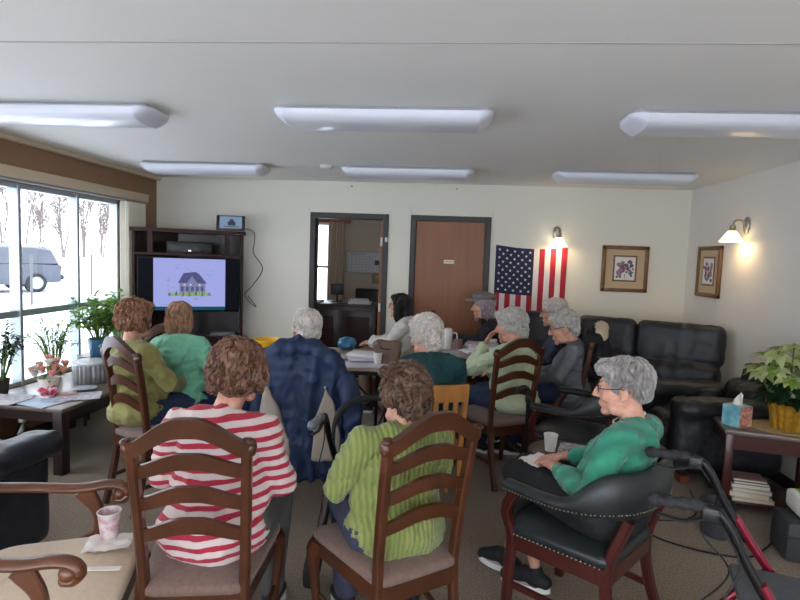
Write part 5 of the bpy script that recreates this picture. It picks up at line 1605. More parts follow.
# ---------------------------------------------------------------- plants
def leaf(mb, base, d, up, L, W, bend=0.25, fold=0.2, mi=0, n=6, shape=0.45):
    d = V(d).normalized(); side = d.cross(V(up))
    if side.length < 1e-4: side = d.orthogonal()
    side.normalize(); nrm = side.cross(d).normalized()
    vs = []
    for i in range(n + 1):
        t = i / n
        p = V(base) + d * L * t - V((0, 0, 1)) * bend * L * t * t
        w_ = W * (math.sin(PI * min(1, t ** shape * 0.98 + 0.02)) ** 0.9) * 0.5 if 0 < i < n else W * 0.03
        vs += [p - side * w_ + nrm * w_ * fold, p, p + side * w_ + nrm * w_ * fold]
    fs = []
    for i in range(n):
        a = i * 3
        fs += [(a, a + 1, a + 4, a + 3), (a + 1, a + 2, a + 5, a + 4)]
    mb.add(vs, fs, mi)
def leaf_mat(name, col, col2, rough=0.5):
    m = mat(name, col, rough, var=(14, 0.3), col2=col2)
    b_ = m.node_tree.nodes['Principled BSDF']
    out = m.node_tree.nodes['Material Output']
    tr = m.node_tree.nodes.new('ShaderNodeBsdfTranslucent'); tr.inputs['Color'].default_value = lin(col)
    mx = m.node_tree.nodes.new('ShaderNodeMixShader'); mx.inputs[0].default_value = 0.45
    m.node_tree.links.new(b_.outputs[0], mx.inputs[1]); m.node_tree.links.new(tr.outputs[0], mx.inputs[2])
    m.node_tree.links.new(mx.outputs[0], out.inputs[0])
    return m
M_lf = leaf_mat('leaf_green', (112, 156, 78), (74, 118, 62))
M_lfy = leaf_mat('leaf_yellow_green', (160, 186, 84), (118, 156, 66))
M_lfd = leaf_mat('leaf_dark_green', (44, 78, 48), (26, 50, 34))
M_bract = leaf_mat('bract_cream_green', (222, 226, 176), (190, 204, 140))
M_stem = mat('plant_stem', (90, 120, 60), 0.7)
M_soil = mat('potting_soil', (52, 38, 30), 0.95)

def stemmy(name, label, loc, rnd_seed, pot, n, h, spread, lm, per=9, L=0.11, W=0.03, tilt=0.9):
    rnd = random.Random(rnd_seed)
    t = thing(name, label, 'plant', loc, 0)
    rp_, hp_, mp_ = pot
    MB().lathe([(rp_ * 0.72, 0), (rp_ * 0.8, 0.01), (rp_, hp_ * 0.9), (rp_ * 1.05, hp_), (rp_ * 0.95, hp_), (rp_ * 0.9, hp_ * 0.85), (0.005, hp_ * 0.85)], (0, 0, 0), 28).build('pot', mp_, t)
    st_, lf_ = MB(), MB()
    for k in range(n):
        az = rnd.uniform(0, 2 * PI); f = rnd.uniform(0.25, 1.0)
        top = V((math.cos(az) * spread * f, math.sin(az) * spread * f, hp_ + h * rnd.uniform(0.35, 1.0) * (1.15 - 0.5 * f)))
        base = V((math.cos(az) * rp_ * 0.4, math.sin(az) * rp_ * 0.4, hp_ * 0.8))
        pts = spline([base, base.lerp(top, 0.55) + V((0, 0, h * 0.14)), top], 6)
        st_.tube(pts, [0.004 - 0.0025 * i / (len(pts) - 1) for i in range(len(pts))], 5)
        for q in range(per):
            i = min(len(pts) - 2, int(lerp(0.25, 0.99, (q + rnd.random()) / per) * (len(pts) - 1)))
            p = pts[i].lerp(pts[i + 1], rnd.random())
            tg = (pts[i + 1] - pts[i]).normalized()
            a2 = rnd.uniform(0, 2 * PI)
            d = (tg * 0.4 + V((math.cos(a2), math.sin(a2), rnd.uniform(-0.1, 0.5))) * tilt).normalized()
            leaf(lf_, p, d, (0, 0, 1), L * rnd.uniform(0.6, 1.2), W * rnd.uniform(0.7, 1.2), rnd.uniform(0.1, 0.5), mi=rnd.choice((0, 0, 1)))
    st_.build('stems', M_stem, t)
    lf_.build('foliage', lm, t, angle=180)
    return t
# stand under the leafy plant by the window
ps = thing('plant_stand', 'small dark plant stand under the leafy plant by the window', 'stand', (-3.16, 4.61, 0), 0)
MB().lathe([(0.13, 0.60), (0.135, 0.61), (0.135, 0.625), (0.13, 0.63)], (0, 0, 0), 28).build('stand_top', M_espresso, ps)
for k in range(3):
    a = k * 2 * PI / 3 + 0.5
    MB().tube([(0.10 * math.cos(a), 0.10 * math.sin(a), 0.605), (0.12 * math.cos(a), 0.12 * math.sin(a), 0)], 0.013, 10).build('leg', M_espresso, ps)
stemmy('leafy_plant', 'big leafy green plant in a blue pot standing by the window', (-3.10, 4.61, 0.63), 4, (0.10, 0.15, mat('blue_glaze', (66, 118, 158), 0.25, coat=0.5)), 62, 0.44, 0.34, [M_lf, M_lfy], 12, 0.12, 0.036)
stemmy('vine_plant', 'yellow-green trailing plant on the window sill beside the cream blind', (-3.27, 5.18, 0.46), 9, (0.075, 0.13, mat('white_glaze', (220, 218, 212), 0.3)), 22, 0.74, 0.17, [M_lfy, M_lf], 9, 0.11, 0.05)
stemmy('fern_plant', 'light feathery plant on the window sill behind the flower arrangement', (-3.325, 4.33, 0.46), 13, (0.06, 0.11, mat('clay_pot', (150, 96, 72), 0.7)), 34, 0.52, 0.22, [M_lf, M_lfy], 13, 0.09, 0.016)
stemmy('dark_plant', 'dark green bushy plant on the window sill at the left edge', (-3.315, 3.74, 0.46), 17, (0.065, 0.13, M_soil), 44, 0.50, 0.2, [M_lfd, M_lfd], 14, 0.075, 0.022)

# poinsettia in gold foil
pn = thing('poinsettia', 'cream and pale green poinsettia in a gold foil pot on the end table', 'plant', (2.27, 3.70, 0.56), 0)
fo = MB(); rows = []
rr_ = random.Random(2)
for z, r_ in ((0, 0.082), (0.03, 0.088), (0.08, 0.096), (0.13, 0.104), (0.16, 0.112), (0.185, 0.128)):
    rows.append([((r_ + 0.007 * math.sin(q * 2.2) + rr_.uniform(-0.001, 0.001)) * math.cos(2 * PI * q / 40), (r_ + 0.007 * math.sin(q * 2.2) + rr_.uniform(-0.001, 0.001)) * math.sin(2 * PI * q / 40), z + (rr_.uniform(-0.014, 0.014) if z > 0.17 else 0)) for q in range(40)])
fo.add([p for r_ in rows for p in r_], [(i * 40 + j, i * 40 + (j + 1) % 40, (i + 1) * 40 + (j + 1) % 40, (i + 1) * 40 + j) for i in range(5) for j in range(40)] + [tuple(range(40))])
fo.build('foil_wrap', mat('gold_foil', (206, 156, 52), 0.34, 0.55, var=(40, 0.3), bump=(60, 0.4, 0.006)), pn, angle=20)
MB().lathe([(0.06, 0.0), (0.085, 0.14), (0.01, 0.145)], (0, 0, 0.005), 20).build('soil', M_soil, pn)
st_ = MB(); lf_ = MB(); brc = MB()
rnd = random.Random(8)
heads = [(0, 0, 0.56)]
for k in range(6): heads.append((0.14 * math.cos(k * PI / 3 + 0.4), 0.14 * math.sin(k * PI / 3 + 0.4), 0.50 + rnd.uniform(-0.02, 0.03)))
for k in range(12): heads.append((0.19 * math.cos(k * 2 * PI / 12), 0.19 * math.sin(k * 2 * PI / 12), 0.40 + rnd.uniform(-0.03, 0.03)))
for (hx, hy, hz) in heads:
    st_.tube(spline([(hx * 0.15, hy * 0.15, 0.14), (hx * 0.7, hy * 0.7, 0.27), (hx, hy, hz)], 6), 0.005, 6)
    outd = V((hx, hy, 0)) * 2.2
    for q in range(13):
        a = q * 2 * PI / 13 + rnd.uniform(-0.2, 0.2)
        d = (V((math.cos(a), math.sin(a), rnd.uniform(0.0, 0.25))) + outd).normalized()
        leaf(brc, (hx, hy, hz - rnd.uniform(0, 0.015)), d, V((0, 0, 1)) + outd * 0.8, rnd.uniform(0.085, 0.13), rnd.uniform(0.055, 0.075), rnd.uniform(0.3, 0.75), 0.14, mi=rnd.choice((0, 0, 0, 1)), shape=0.7)
    for q in range(6):
        brc.ell((hx + rnd.uniform(-0.012, 0.012), hy + rnd.uniform(-0.012, 0.012), hz + 0.008), 0.006, nu=8, nv=6, mi=2)
for k in range(60):
    a = rnd.uniform(0, 2 * PI); z = rnd.uniform(0.20, 0.36); r_ = rnd.uniform(0.04, 0.16)
    leaf(lf_, (r_ * math.cos(a), r_ * math.sin(a), z), (math.cos(a), math.sin(a), rnd.uniform(-0.3, 0.2)), (0, 0, 1), rnd.uniform(0.09, 0.14), rnd.uniform(0.05, 0.07), rnd.uniform(0.3, 0.7), shape=0.7)
st_.build('stems', M_stem, pn); brc.build('bracts', [M_bract, M_lfy, M_lfy], pn, angle=180); lf_.build('leaves', M_lfd, pn, angle=180)

# flowers in a white pot on the coffee table
TZ = 0.48
fp = thing('flower_pot', 'white pot of pale pink and white flowers on the coffee table', 'flowers', (-2.985, 3.83, TZ), 0); fp.scale = (0.9, 0.9, 0.9)
MB().lathe([(0.055, 0), (0.06, 0.008), (0.085, 0.12), (0.09, 0.135), (0.082, 0.135), (0.076, 0.11), (0.005, 0.11)], (0, 0, 0), 28).build('pot', mat('cream_pot', (232, 226, 214), 0.35), fp)
gr = MB(); rnd = random.Random(21)
for k in range(46):
    a = rnd.uniform(0, 2 * PI); r_ = rnd.uniform(0.02, 0.09)
    leaf(gr, (r_ * math.cos(a), r_ * math.sin(a), rnd.uniform(0.12, 0.22)), (math.cos(a), math.sin(a), rnd.uniform(-0.1, 0.9)), (0, 0, 1), rnd.uniform(0.05, 0.1), rnd.uniform(0.02, 0.035), 0.3, mi=rnd.choice((0, 1)))
gr.build('leaves', [M_lf, M_lfd], fp, angle=180)
M_petals = [leaf_mat('petal_pink', (238, 190, 180), (226, 160, 156)), leaf_mat('petal_white', (240, 234, 228), (226, 214, 204)), leaf_mat('petal_peach', (232, 178, 150), (214, 150, 126))]
for k, (x, y, z) in enumerate(((0.07, -0.02, 0.21), (-0.08, -0.04, 0.20), (0.0, -0.08, 0.205), (0.03, 0.05, 0.25), (-0.05, 0.06, 0.24), (0.11, 0.05, 0.235), (-0.11, 0.03, 0.215), (0.04, -0.05, 0.26), (0.0, 0.0, 0.285), (0.085, -0.075, 0.17), (-0.06, -0.09, 0.165), (0.13, 0.0, 0.19), (-0.13, -0.03, 0.18))):
    fm = MB()
    for ring, (rr2, nn, el) in enumerate(((0.042, 7, 0.5), (0.037, 6, 1.2), (0.029, 5, 2.4))):
        for q in range(nn):
            a = q * 2 * PI / nn + ring
            leaf(fm, (x, y, z), (math.cos(a), math.sin(a), el), (0, 0, 1), rr2 * 1.2, rr2 * 1.15, -0.35, 0.35, shape=0.8, n=4)
    fm.ell((x, y, z + 0.012), (0.022, 0.022, 0.02), nu=10, nv=8)
    fm.build('blossom', M_petals[k % 3], fp, angle=180)
# pink gift bow in front of the pot
gb = thing('gift_bow', 'bright pink and white ribbon bow in front of the white flower pot', 'bow', (-2.90, 3.70, TZ), 0)
bw = MB(); rnd = random.Random(31)
for k in range(12):
    a = k * 2 * PI / 12; el = 0.3 + 0.6 * (k % 3) / 2
    d = V((math.cos(a), math.sin(a), el)).normalized()
    p0 = V((0, 0, 0.03)); p1 = p0 + d * 0.065
    s2 = d.cross(V((0, 0, 1))).normalized()
    bw.strip(spline([p0, p0.lerp(p1, 0.6) + V((0, 0, 0.012)), p1, p0.lerp(p1, 0.55) - V((0, 0, 0.01)), p0], 5), 0.024, 0.002, up=s2, mi=k % 2)
bw.build('ribbon_loops', [mat('ribbon_pink', (226, 84, 120), 0.4), mat('ribbon_pale', (240, 206, 212), 0.4)], gb, angle=180)
MB().box((0, 0, 0.012), (0.07, 0.06, 0.024), bev=0.006).build('box', mat('gift_paper', (238, 214, 216), 0.5), gb)
# fluted silver drum
fd = thing('fluted_tin', 'large fluted silver tin with a lid on the coffee table', 'tin', (-2.93, 4.24, TZ), 0)
fl_ = MB(); rows = []
for z, r_ in ((0, 0.128), (0.01, 0.135), (0.15, 0.135), (0.155, 0.13)):
    rows.append([((r_ + 0.0035 * math.cos(q * PI / 2)) * math.cos(2 * PI * q / 96), (r_ + 0.0035 * math.cos(q * PI / 2)) * math.sin(2 * PI * q / 96), z) for q in range(96)])
fl_.add([p for r_ in rows for p in r_], [(i * 96 + j, i * 96 + (j + 1) % 96, (i + 1) * 96 + (j + 1) % 96, (i + 1) * 96 + j) for i in range(3) for j in range(96)] + [tuple(range(96))])
M_tin = mat('brushed_tin', (190, 194, 198), 0.35, 0.8)
fl_.build('drum', M_tin, fd)
MB().lathe([(0.135, 0.153), (0.143, 0.156), (0.143, 0.172), (0.132, 0.178), (0.02, 0.182)], (0, 0, 0), 40).build('lid', mat('tin_lid', (214, 216, 220), 0.4, 0.4), fd)
o = MB().lathe([(0.035, 0), (0.06, 0.006), (0.085, 0.016), (0.083, 0.018), (0.055, 0.01), (0.005, 0.008)], (0, 0, 0), 30).build('plate', M_tin)
place(o, (-2.80, 3.98, TZ)); tag(o, 'small silver plate in front of the fluted tin', 'plate')
o = MB().lathe([(0.02, 0), (0.035, 0.004), (0.045, 0.014), (0.043, 0.015), (0.03, 0.006), (0.004, 0.005)], (0, 0, 0), 24).build('saucer', M_white)
place(o, (-2.69, 4.16, TZ)); tag(o, 'small white saucer at the far right corner of the coffee table', 'saucer')
# papers: bluish sheets, one by one
M_blueprint = mat('pale_blue_paper', (186, 200, 214), 0.6, var=(9, 0.18), col2=(150, 166, 184))
M_news = mat('newsprint', (206, 200, 202), 0.7, var=(26, 0.25), col2=(150, 144, 152))
M_pinkp = mat('pink_card', (230, 170, 176), 0.6)
def sheet(name, m, x, y, z, w_, d_, rz, label, group, thick=0.0025, cat='paper'):
    mb = MB(); n_ = 8; vs = []; rnd2 = random.Random(int(x * 1000) + int(y * 777))
    ph = rnd2.uniform(0, 6)
    for j in (0, 1):
        for i in range(n_ + 1):
            for k in range(2):
                u = i / n_
                vs.append(((u - 0.5) * w_, (k - 0.5) * d_, thick * (1 - j) + 0.0012 + 0.0016 * math.sin(u * 5 + ph) * (1 if thick < 0.004 else 0.4)))
    fs = []
    N2 = (n_ + 1) * 2
    for i in range(n_):
        a = i * 2
        fs += [(a, a + 1, a + 3, a + 2), (N2 + a, N2 + a + 2, N2 + a + 3, N2 + a + 1), (a, a + 2, N2 + a + 2, N2 + a), (a + 1, N2 + a + 1, N2 + a + 3, a + 3)]
    fs += [(0, N2, N2 + 1, 1), (2 * n_, 2 * n_ + 1, N2 + 2 * n_ + 1, N2 + 2 * n_)]
    mb.add(vs, fs)
    o = mb.build(name, m, None, True, 40)
    place(o, (x, y, z), rz); tag(o, label, cat, group)
    return o
for k, (x, y, rz, m_, lab) in enumerate(((-3.16, 3.62, 0.2, M_blueprint, 'pale blue printed sheet at the left edge of the coffee table'), (-2.86, 3.58, -0.25, M_blueprint, 'pale blue printed sheet at the front of the coffee table'),
        (-2.70, 3.76, 0.5, M_news, 'newspaper page near the right edge of the coffee table'), (-3.12, 3.56, -0.1, M_news, 'newspaper page at the near left corner of the coffee table'))):
    sheet('printed_sheet', m_, x, y, TZ + 0.0005 + k * 0.0035, 0.30, 0.22, rz, lab, 'papers on the coffee table')
sheet('greeting_card', M_pinkp, -2.80, 3.79, TZ + 0.016, 0.10, 0.07, 0.4, 'small pink card lying beside the white flower pot', None, cat='card')
bt = thing('water_bottle', 'clear glass bottle standing on the floor under the coffee table', 'bottle', (-3.02, 3.60, 0), 0)
M_bglass = glass_mat('bottle_glass', (0.72, 0.78, 0.80, 1), 0.14)
MB().lathe([(0.055, 0), (0.06, 0.01), (0.06, 0.2), (0.05, 0.25), (0.022, 0.29), (0.022, 0.33)], (0, 0, 0), 24).build('bottle_body', M_bglass, bt)
MB().lathe([(0.025, 0.325), (0.025, 0.35), (0.02, 0.352)], (0, 0, 0), 18).build('cap', M_white, bt)

# ---------------------------------------------------------------- things on the folding tables
T2 = 0.74
M_cupw = mat('paper_cup_white', (232, 228, 222), 0.55)
M_cupp = mat('paper_cup_print', (226, 216, 214), 0.55, var=(34, 0.3), col2=(196, 150, 160))
def cup(loc, label, m, group=None, h=0.095, r=0.04):
    t = thing('paper_cup', label, 'cup', loc, 0, group)
    MB().lathe([(r * 0.70, 0.004), (r * 0.70, 0), (r * 0.72, 0.0), (r * 0.98, h * 0.97), (r * 0.93, h * 0.97), (r * 0.68, 0.008), (0.002, 0.008)], (0, 0, 0), 26).build('cup_body', m, t)
    MB().tube([(r * 0.985 * math.cos(2 * PI * q / 26), r * 0.985 * math.sin(2 * PI * q / 26), h * 0.975) for q in range(26)], 0.0022, 6, closed=True).build('rim', M_cupw, t)
    return t
g1 = 'papers on the folding tables'
for k, (x, y, rz, m_, w_, d_, lab) in enumerate(((0.22, 4.98, 0.3, M_news, 0.38, 0.28, 'newspaper nearest the front edge of the cap wearer\'s table'), (0.46, 5.08, -0.2, M_paper2, 0.3, 0.22, 'lavender white sheet in front of the person in the cap'), (0.28, 5.28, 0.1, M_news, 0.42, 0.3, 'wide newspaper at the far side of the cap wearer\'s table'),
        (0.30, 5.12, 0.8, M_paper, 0.28, 0.2, 'loose white sheet across the newspapers'), (0.40, 4.98, 0.1, M_news, 0.26, 0.2, 'folded newspaper beside the chin-resting woman'))):
    sheet('newspaper', m_, x, y, T2 + 0.0005 + k * 0.004, w_, d_, rz, lab, g1)
for k, (x, y, dz, rz, m_, w_, d_, h_, lab) in enumerate(((0.40, 5.20, 0.019, 0.15, M_paper2, 0.32, 0.24, 0.03, 'lower paper stack in front of the person in the cap'), (0.38, 5.22, 0.05, -0.2, M_news, 0.30, 0.22, 0.02, 'upper paper stack in front of the person in the cap'), (0.30, 4.95, 0.021, 0.4, M_paper, 0.2, 0.14, 0.025, 'small white booklet stack near the table edge'))):
    o = MB().box((0, 0, h_ / 2), (w_, d_, h_), bev=0.003).build('paper_stack', m_); place(o, (x, y, T2 + dz), rz); tag(o, lab, 'papers', 'paper stacks on the far table')
wp = thing('white_pitcher', 'tall white insulated pitcher on the table before the closed door', 'pitcher', (0.05, 5.22, T2), 0)
MB().lathe([(0.045, 0), (0.05, 0.01), (0.046, 0.15), (0.042, 0.185), (0.044, 0.19), (0.038, 0.19), (0.03, 0.17)], (0, 0, 0), 26).build('pitcher_body', M_white, wp)
MB().tube(spline([(0.045, 0, 0.16), (0.085, 0, 0.15), (0.085, 0, 0.07), (0.046, 0, 0.05)], 6), 0.007, 8).build('handle', M_white, wp)
MB().lathe([(0.042, 0.188), (0.036, 0.2), (0.012, 0.204)], (0, 0, 0), 24).build('lid', M_plate, wp)
o = MB().lathe([(0.04, 0), (0.045, 0.005), (0.045, 0.10), (0.04, 0.105)], (0, 0, 0), 22).build('brown_canister', mat('brown_canister', (122, 92, 84), 0.5)); place(o, (0.15, 5.17, T2)); tag(o, 'brown canister beside the tall white pitcher', 'canister')
cup((0.50, 5.34, T2), 'white paper cup near the far end of the cap wearer\'s table', M_cupw)
cup((0.46, 4.84, T2), 'white paper cup at the front edge of the cap wearer\'s table', M_cupw)
cup((-0.52, 4.32, T2), 'white paper cup right of the navy jacket on the nearer table', M_cupw)
for k, (x, y, rz, m_, w_, d_, lab) in enumerate(((-0.60, 4.25, 0.3, M_paper2, 0.34, 0.24, 'pale sheet right of the navy jacket, near the table corner'), (-0.56, 4.55, -0.2, M_news, 0.34, 0.26, 'newspaper behind the white cup on the nearer table'), (-0.95, 4.50, 0.1, M_news, 0.3, 0.22, 'newspaper behind the white-haired man'))):
    sheet('newspaper', m_, x, y, T2 + 0.0005 + k * 0.004, w_, d_, rz, lab, g1)
for k, (x, y, dz, rz, m_, h_, lab) in enumerate(((-0.66, 4.40, 0.014, 0.2, M_paper2, 0.03, 'lower paper stack beside the cup right of the navy jacket'), (-0.65, 4.42, 0.045, -0.15, M_paper, 0.022, 'upper paper stack beside the cup right of the navy jacket'))):
    o = MB().box((0, 0, h_ / 2), (0.24, 0.19, h_), bev=0.003).build('paper_stack', m_); place(o, (x, y, T2 + dz), rz); tag(o, lab, 'papers', 'paper stacks on the near table')
yt = thing('yellow_tub', 'bright yellow plastic tub on the table behind the navy jacket', 'tub', (-1.49, 4.50, T2), 0)
MB().lathe([(0.085, 0), (0.09, 0.004), (0.125, 0.125), (0.12, 0.125), (0.085, 0.01), (0.004, 0.01)], (0, 0, 0), 30).build('tub_body', mat('yellow_plastic', (238, 184, 28), 0.4), yt)
MB().tube([(0.128 * math.cos(2 * PI * q / 30), 0.128 * math.sin(2 * PI * q / 30), 0.124) for q in range(30)], 0.006, 8, closed=True).build('rim', mat('yellow_rim', (244, 196, 44), 0.4), yt)
o = MB(); o.ell((0, 0, 0.056), (0.085, 0.07, 0.056), nu=22, nv=14)
tb = thing('teal_bag', 'round teal blue bag on the table in front of the dark-haired woman', 'bag', (-0.88, 4.90, T2), 0)
link('bag_body', remesh(o, 0.010, 2, (0.012, 14, (1, 1, 0.6), 3.3)), mat('teal_nylon', (56, 118, 156), 0.4, var=(9, 0.15)), tb, True, None)
MB().tube(spline([(-0.03, 0, 0.10), (-0.02, 0, 0.125), (0.02, 0, 0.125), (0.03, 0, 0.10)], 6), 0.004, 8).build('handle', M_darkplastic, tb)

tg_ = thing('tote_bag', 'taupe brown tote bag on the table between the dark-haired and white-haired women', 'bag', (-0.445, 4.36, T2), R(-8))
bb = MB().prism([(-0.085, 0), (0.085, 0), (0.115, 0.17), (0.10, 0.185), (-0.10, 0.185), (-0.115, 0.17)], -0.05, 0.05, mtx=Matrix.Rotation(PI / 2, 4, 'X'))
link('bag_body', remesh(bb, 0.008, 5, (0.006, 12, (1, 1, 0.6), 2.2)), mat('taupe_canvas', (126, 102, 90), 0.8, bump=(160, 0.3, 0.004)), tg_, True, None)
for s in (-1, 1):
    MB().tube(spline([(-0.05, s * 0.04, 0.17), (-0.04, s * 0.05, 0.13), (0.04, s * 0.05, 0.13), (0.05, s * 0.04, 0.17)], 6), 0.006, 8).build('handle', M_darkplastic, tg_)

# ---------------------------------------------------------------- armchair seat: cup, napkin, strip
def crumple(name, label, loc, w_, d_, seed, m, cat, amp=0.02, rz=0.0):
    rnd = random.Random(seed); n_ = 14; mb = MB(); vs = []
    for s2 in (0, 1):
        for j in range(n_ + 1):
            for i in range(n_ + 1):
                u, v = i / n_, j / n_
                p = V((u * 3.1 + seed, v * 3.1, seed * 0.7))
                z = amp * (0.5 + abs(noise.noise(p)) * 1.4 + 0.5 * noise.noise(p * 2.3))
                wob = 0.12 * noise.noise(V((u * 2 + seed, v * 2, 4)))
                vs.append(((u - 0.5) * w_ * (1 + wob), (v - 0.5) * d_ * (1 - wob), max(0.001, z) + 0.0016 * (1 - s2)))
    N2 = (n_ + 1) ** 2; fs = []
    for j in range(n_):
        for i in range(n_):
            a = j * (n_ + 1) + i
            fs += [(a, a + 1, a + n_ + 2, a + n_ + 1), (N2 + a, N2 + a + n_ + 1, N2 + a + n_ + 2, N2 + a + 1)]
    o = mb.add(vs, fs).build(name, m, None, True, 60)
    place(o, loc, rz); tag(o, label, cat)
    return o
M_tissue = mat('tissue_paper', (232, 226, 220), 0.8)
SZ = 0.478
crumple('paper_napkin', 'crumpled white napkin under the paper cup on the cream armchair seat', (-1.235, 1.88, SZ + 0.003), 0.16, 0.12, 3, M_tissue, 'napkin', 0.014, R(20))
cup((-1.262, 1.925, SZ + 0.012), 'printed paper cup on the cream seat of the wooden armchair', M_cupp, None, 0.105, 0.043)
sheet('paper_strip', M_cupw, -1.175, 1.725, SZ + 0.004, 0.15, 0.022, R(14), 'folded white paper strip on the cream armchair seat', None, 0.003)

# empty captain chair: cup, napkin, magazine
cup((0.635, 3.05, 0.551), 'white paper cup on the small dark side table', M_cupw)
sheet('magazine', mat('magazine_cover', (214, 206, 208), 0.4, var=(30, 0.3), col2=(120, 96, 104)), 0.765, 3.06, 0.551, 0.16, 0.22, R(-18), 'magazine lying beside the paper cup on the small side table', None, 0.006, 'magazine')
crumple('paper_napkin', 'white paper napkin lying in the lap of the woman in the teal sweater', (0.50, 2.64, 0.635), 0.17, 0.13, 7, M_tissue, 'napkin', 0.012, R(40))

# ---------------------------------------------------------------- end table: mat, tissues, books
et_c = V((2.235, 3.79, 0)); er = Matrix.Rotation(R(-14), 3, 'Z')
pm = MB(); pts = []
for q in range(40):
    a = 2 * PI * q / 40
    pts.append((0.215 * math.cos(a) * (1 + 0.02 * math.sin(q * 2.9)), 0.165 * math.sin(a) * (1 + 0.02 * math.sin(q * 3.1))))
pm.prism(pts, 0, 0.004)
o = pm.build('place_mat', mat('woven_mat', (206, 172, 124), 0.8, var=(70, 0.25), bump=(90, 0.4, 0.004))); p = et_c + er @ V((0.075, -0.03, 0)); place(o, (p.x, p.y, 0.561), R(-14)); tag(o, 'woven tan mat under the gold foil pot on the end table', 'mat')
pn.location = et_c + er @ V((0.085, -0.05, 0)); pn.location.z = 0.566
tbx = thing('tissue_box', 'blue cube tissue box with a white tissue on the end table', 'tissue box', (0, 0, 0.561), R(-62))
p = et_c + er @ V((-0.215, -0.085, 0)); tbx.location = (p.x, p.y, 0.561)
M_tb1 = mat('tissue_box_blue', (160, 216, 226), 0.5, var=(14, 0.2), col2=(96, 170, 190)); M_tb2 = mat('tissue_box_floral', (150, 74, 60), 0.5, var=(46, 0.5), col2=(222, 170, 150)); M_tb3 = mat('tissue_box_top', (170, 206, 210), 0.5)
bx_ = MB(); w_ = 0.062; h_ = 0.138
bx_.add([(x, y, z) for z in (0, h_) for x, y in ((-w_, -w_), (w_, -w_), (w_, w_), (-w_, w_))], [(0, 1, 5, 4)], 0)
bx_.add([(x, y, z) for z in (0, h_) for x, y in ((-w_, -w_), (w_, -w_), (w_, w_), (-w_, w_))], [(1, 2, 6, 5), (3, 0, 4, 7)], 1)
bx_.add([(x, y, z) for z in (0, h_) for x, y in ((-w_, -w_), (w_, -w_), (w_, w_), (-w_, w_))], [(2, 3, 7, 6)], 0)
bx_.add([(x, y, h_) for x, y in ((-w_, -w_), (w_, -w_), (w_, w_), (-w_, w_))] + [(x, y, 0) for x, y in ((-w_, -w_), (w_, -w_), (w_, w_), (-w_, w_))], [(0, 1, 2, 3), (4, 5, 6, 7)], 2)
bx_.build('box', [M_tb1, M_tb2, M_tb3], tbx, smooth=False)
ts = MB(); n_ = 12; vs = []
for j in range(9):
    v = j / 8
    for i in range(n_ + 1):
        u = i / n_ * 2 - 1
        wd = 0.046 * (1 - v * 0.75)
        vs.append((u * wd + 0.018 * v * v, 0.012 * math.sin(u * 4 + v * 3) * (1 - v * 0.4), h_ - 0.004 + 0.10 * v * (1 - 0.25 * u * u)))
ts.add(vs, [(j * (n_ + 1) + i, j * (n_ + 1) + i + 1, (j + 1) * (n_ + 1) + i + 1, (j + 1) * (n_ + 1) + i) for j in range(8) for i in range(n_)])
ts.build('tissue', M_tissue, tbx, angle=180)
# stack of books on the lower shelf
rnd = random.Random(6)
z = 0.077
BK = [((0.25, 0.19, 0.022), (226, 216, 200), 'wide pale book at the bottom of the shelf stack'), ((0.25, 0.18, 0.036), (222, 206, 172), 'thick cream book second from the bottom of the shelf stack'), ((0.23, 0.17, 0.024), (206, 196, 186), 'grey-white book in the middle of the shelf stack'),
      ((0.23, 0.17, 0.026), (196, 186, 168), 'tan book above the grey-white one in the shelf stack'), ((0.21, 0.16, 0.018), (70, 98, 146), 'blue covered book near the top of the shelf stack'), ((0.20, 0.15, 0.016), (150, 120, 112), 'brownish magazine topmost in the shelf stack')]
for k, (d_, c_, lab) in enumerate(BK):
    t = thing('book', lab, 'book', (0, 0, z), R(-14 + rnd.uniform(-7, 7)), 'books on the end table shelf')
    p = et_c + er @ V((-0.12 + rnd.uniform(-0.015, 0.015), -0.09 + rnd.uniform(-0.01, 0.01), 0)); t.location = (p.x, p.y, z)
    MB().box((0.002, 0, d_[2] / 2), (d_[0] - 0.008, d_[1] - 0.008, d_[2] - 0.005)).build('pages', mat('book_pages_%d' % k, (230, 220, 200), 0.8), t, smooth=False)
    cv = MB()
    for zz in (0.0015, d_[2] - 0.0015): cv.box((0, 0, zz), (d_[0], d_[1], 0.003))
    cv.box((-d_[0] / 2 + 0.0015, 0, d_[2] / 2), (0.003, d_[1], d_[2]))
    cv.build('cover', mat('book_cover_%d' % k, c_, 0.5, var=(18, 0.15)), t, smooth=False)
    z += d_[2] + 0.0005
# white and green tub at the right edge, dark case under it
gc = thing('storage_case', 'dark grey case on the carpet at the right edge in front of the end table', 'case', (2.14, 3.13, 0), R(-10))
MB().box((0, 0, 0.115), (0.36, 0.24, 0.23), bev=0.03).build('case_body', mat('grey_case', (56, 60, 64), 0.6), gc)
MB().tube(spline([(-0.06, 0, 0.225), (-0.05, 0, 0.245), (0.05, 0, 0.245), (0.06, 0, 0.225)], 5), 0.006, 8).build('handle', M_darkplastic, gc)
MB().box((0, -0.118, 0.15), (0.37, 0.012, 0.012), bev=0.003).build('seam_band', M_darkplastic, gc)
wg = thing('white_box', 'white box with a bright green lid panel at the right edge', 'box', (2.16, 3.13, 0.247), R(-10))
MB().box((0, 0, 0.055), (0.28, 0.2, 0.11), bev=0.025).build('box_body', M_white, wg)
MB().box((0.01, -0.005, 0.111), (0.22, 0.15, 0.006), bev=0.002).build('lid_panel', mat('green_panel', (108, 196, 74), 0.5), wg)
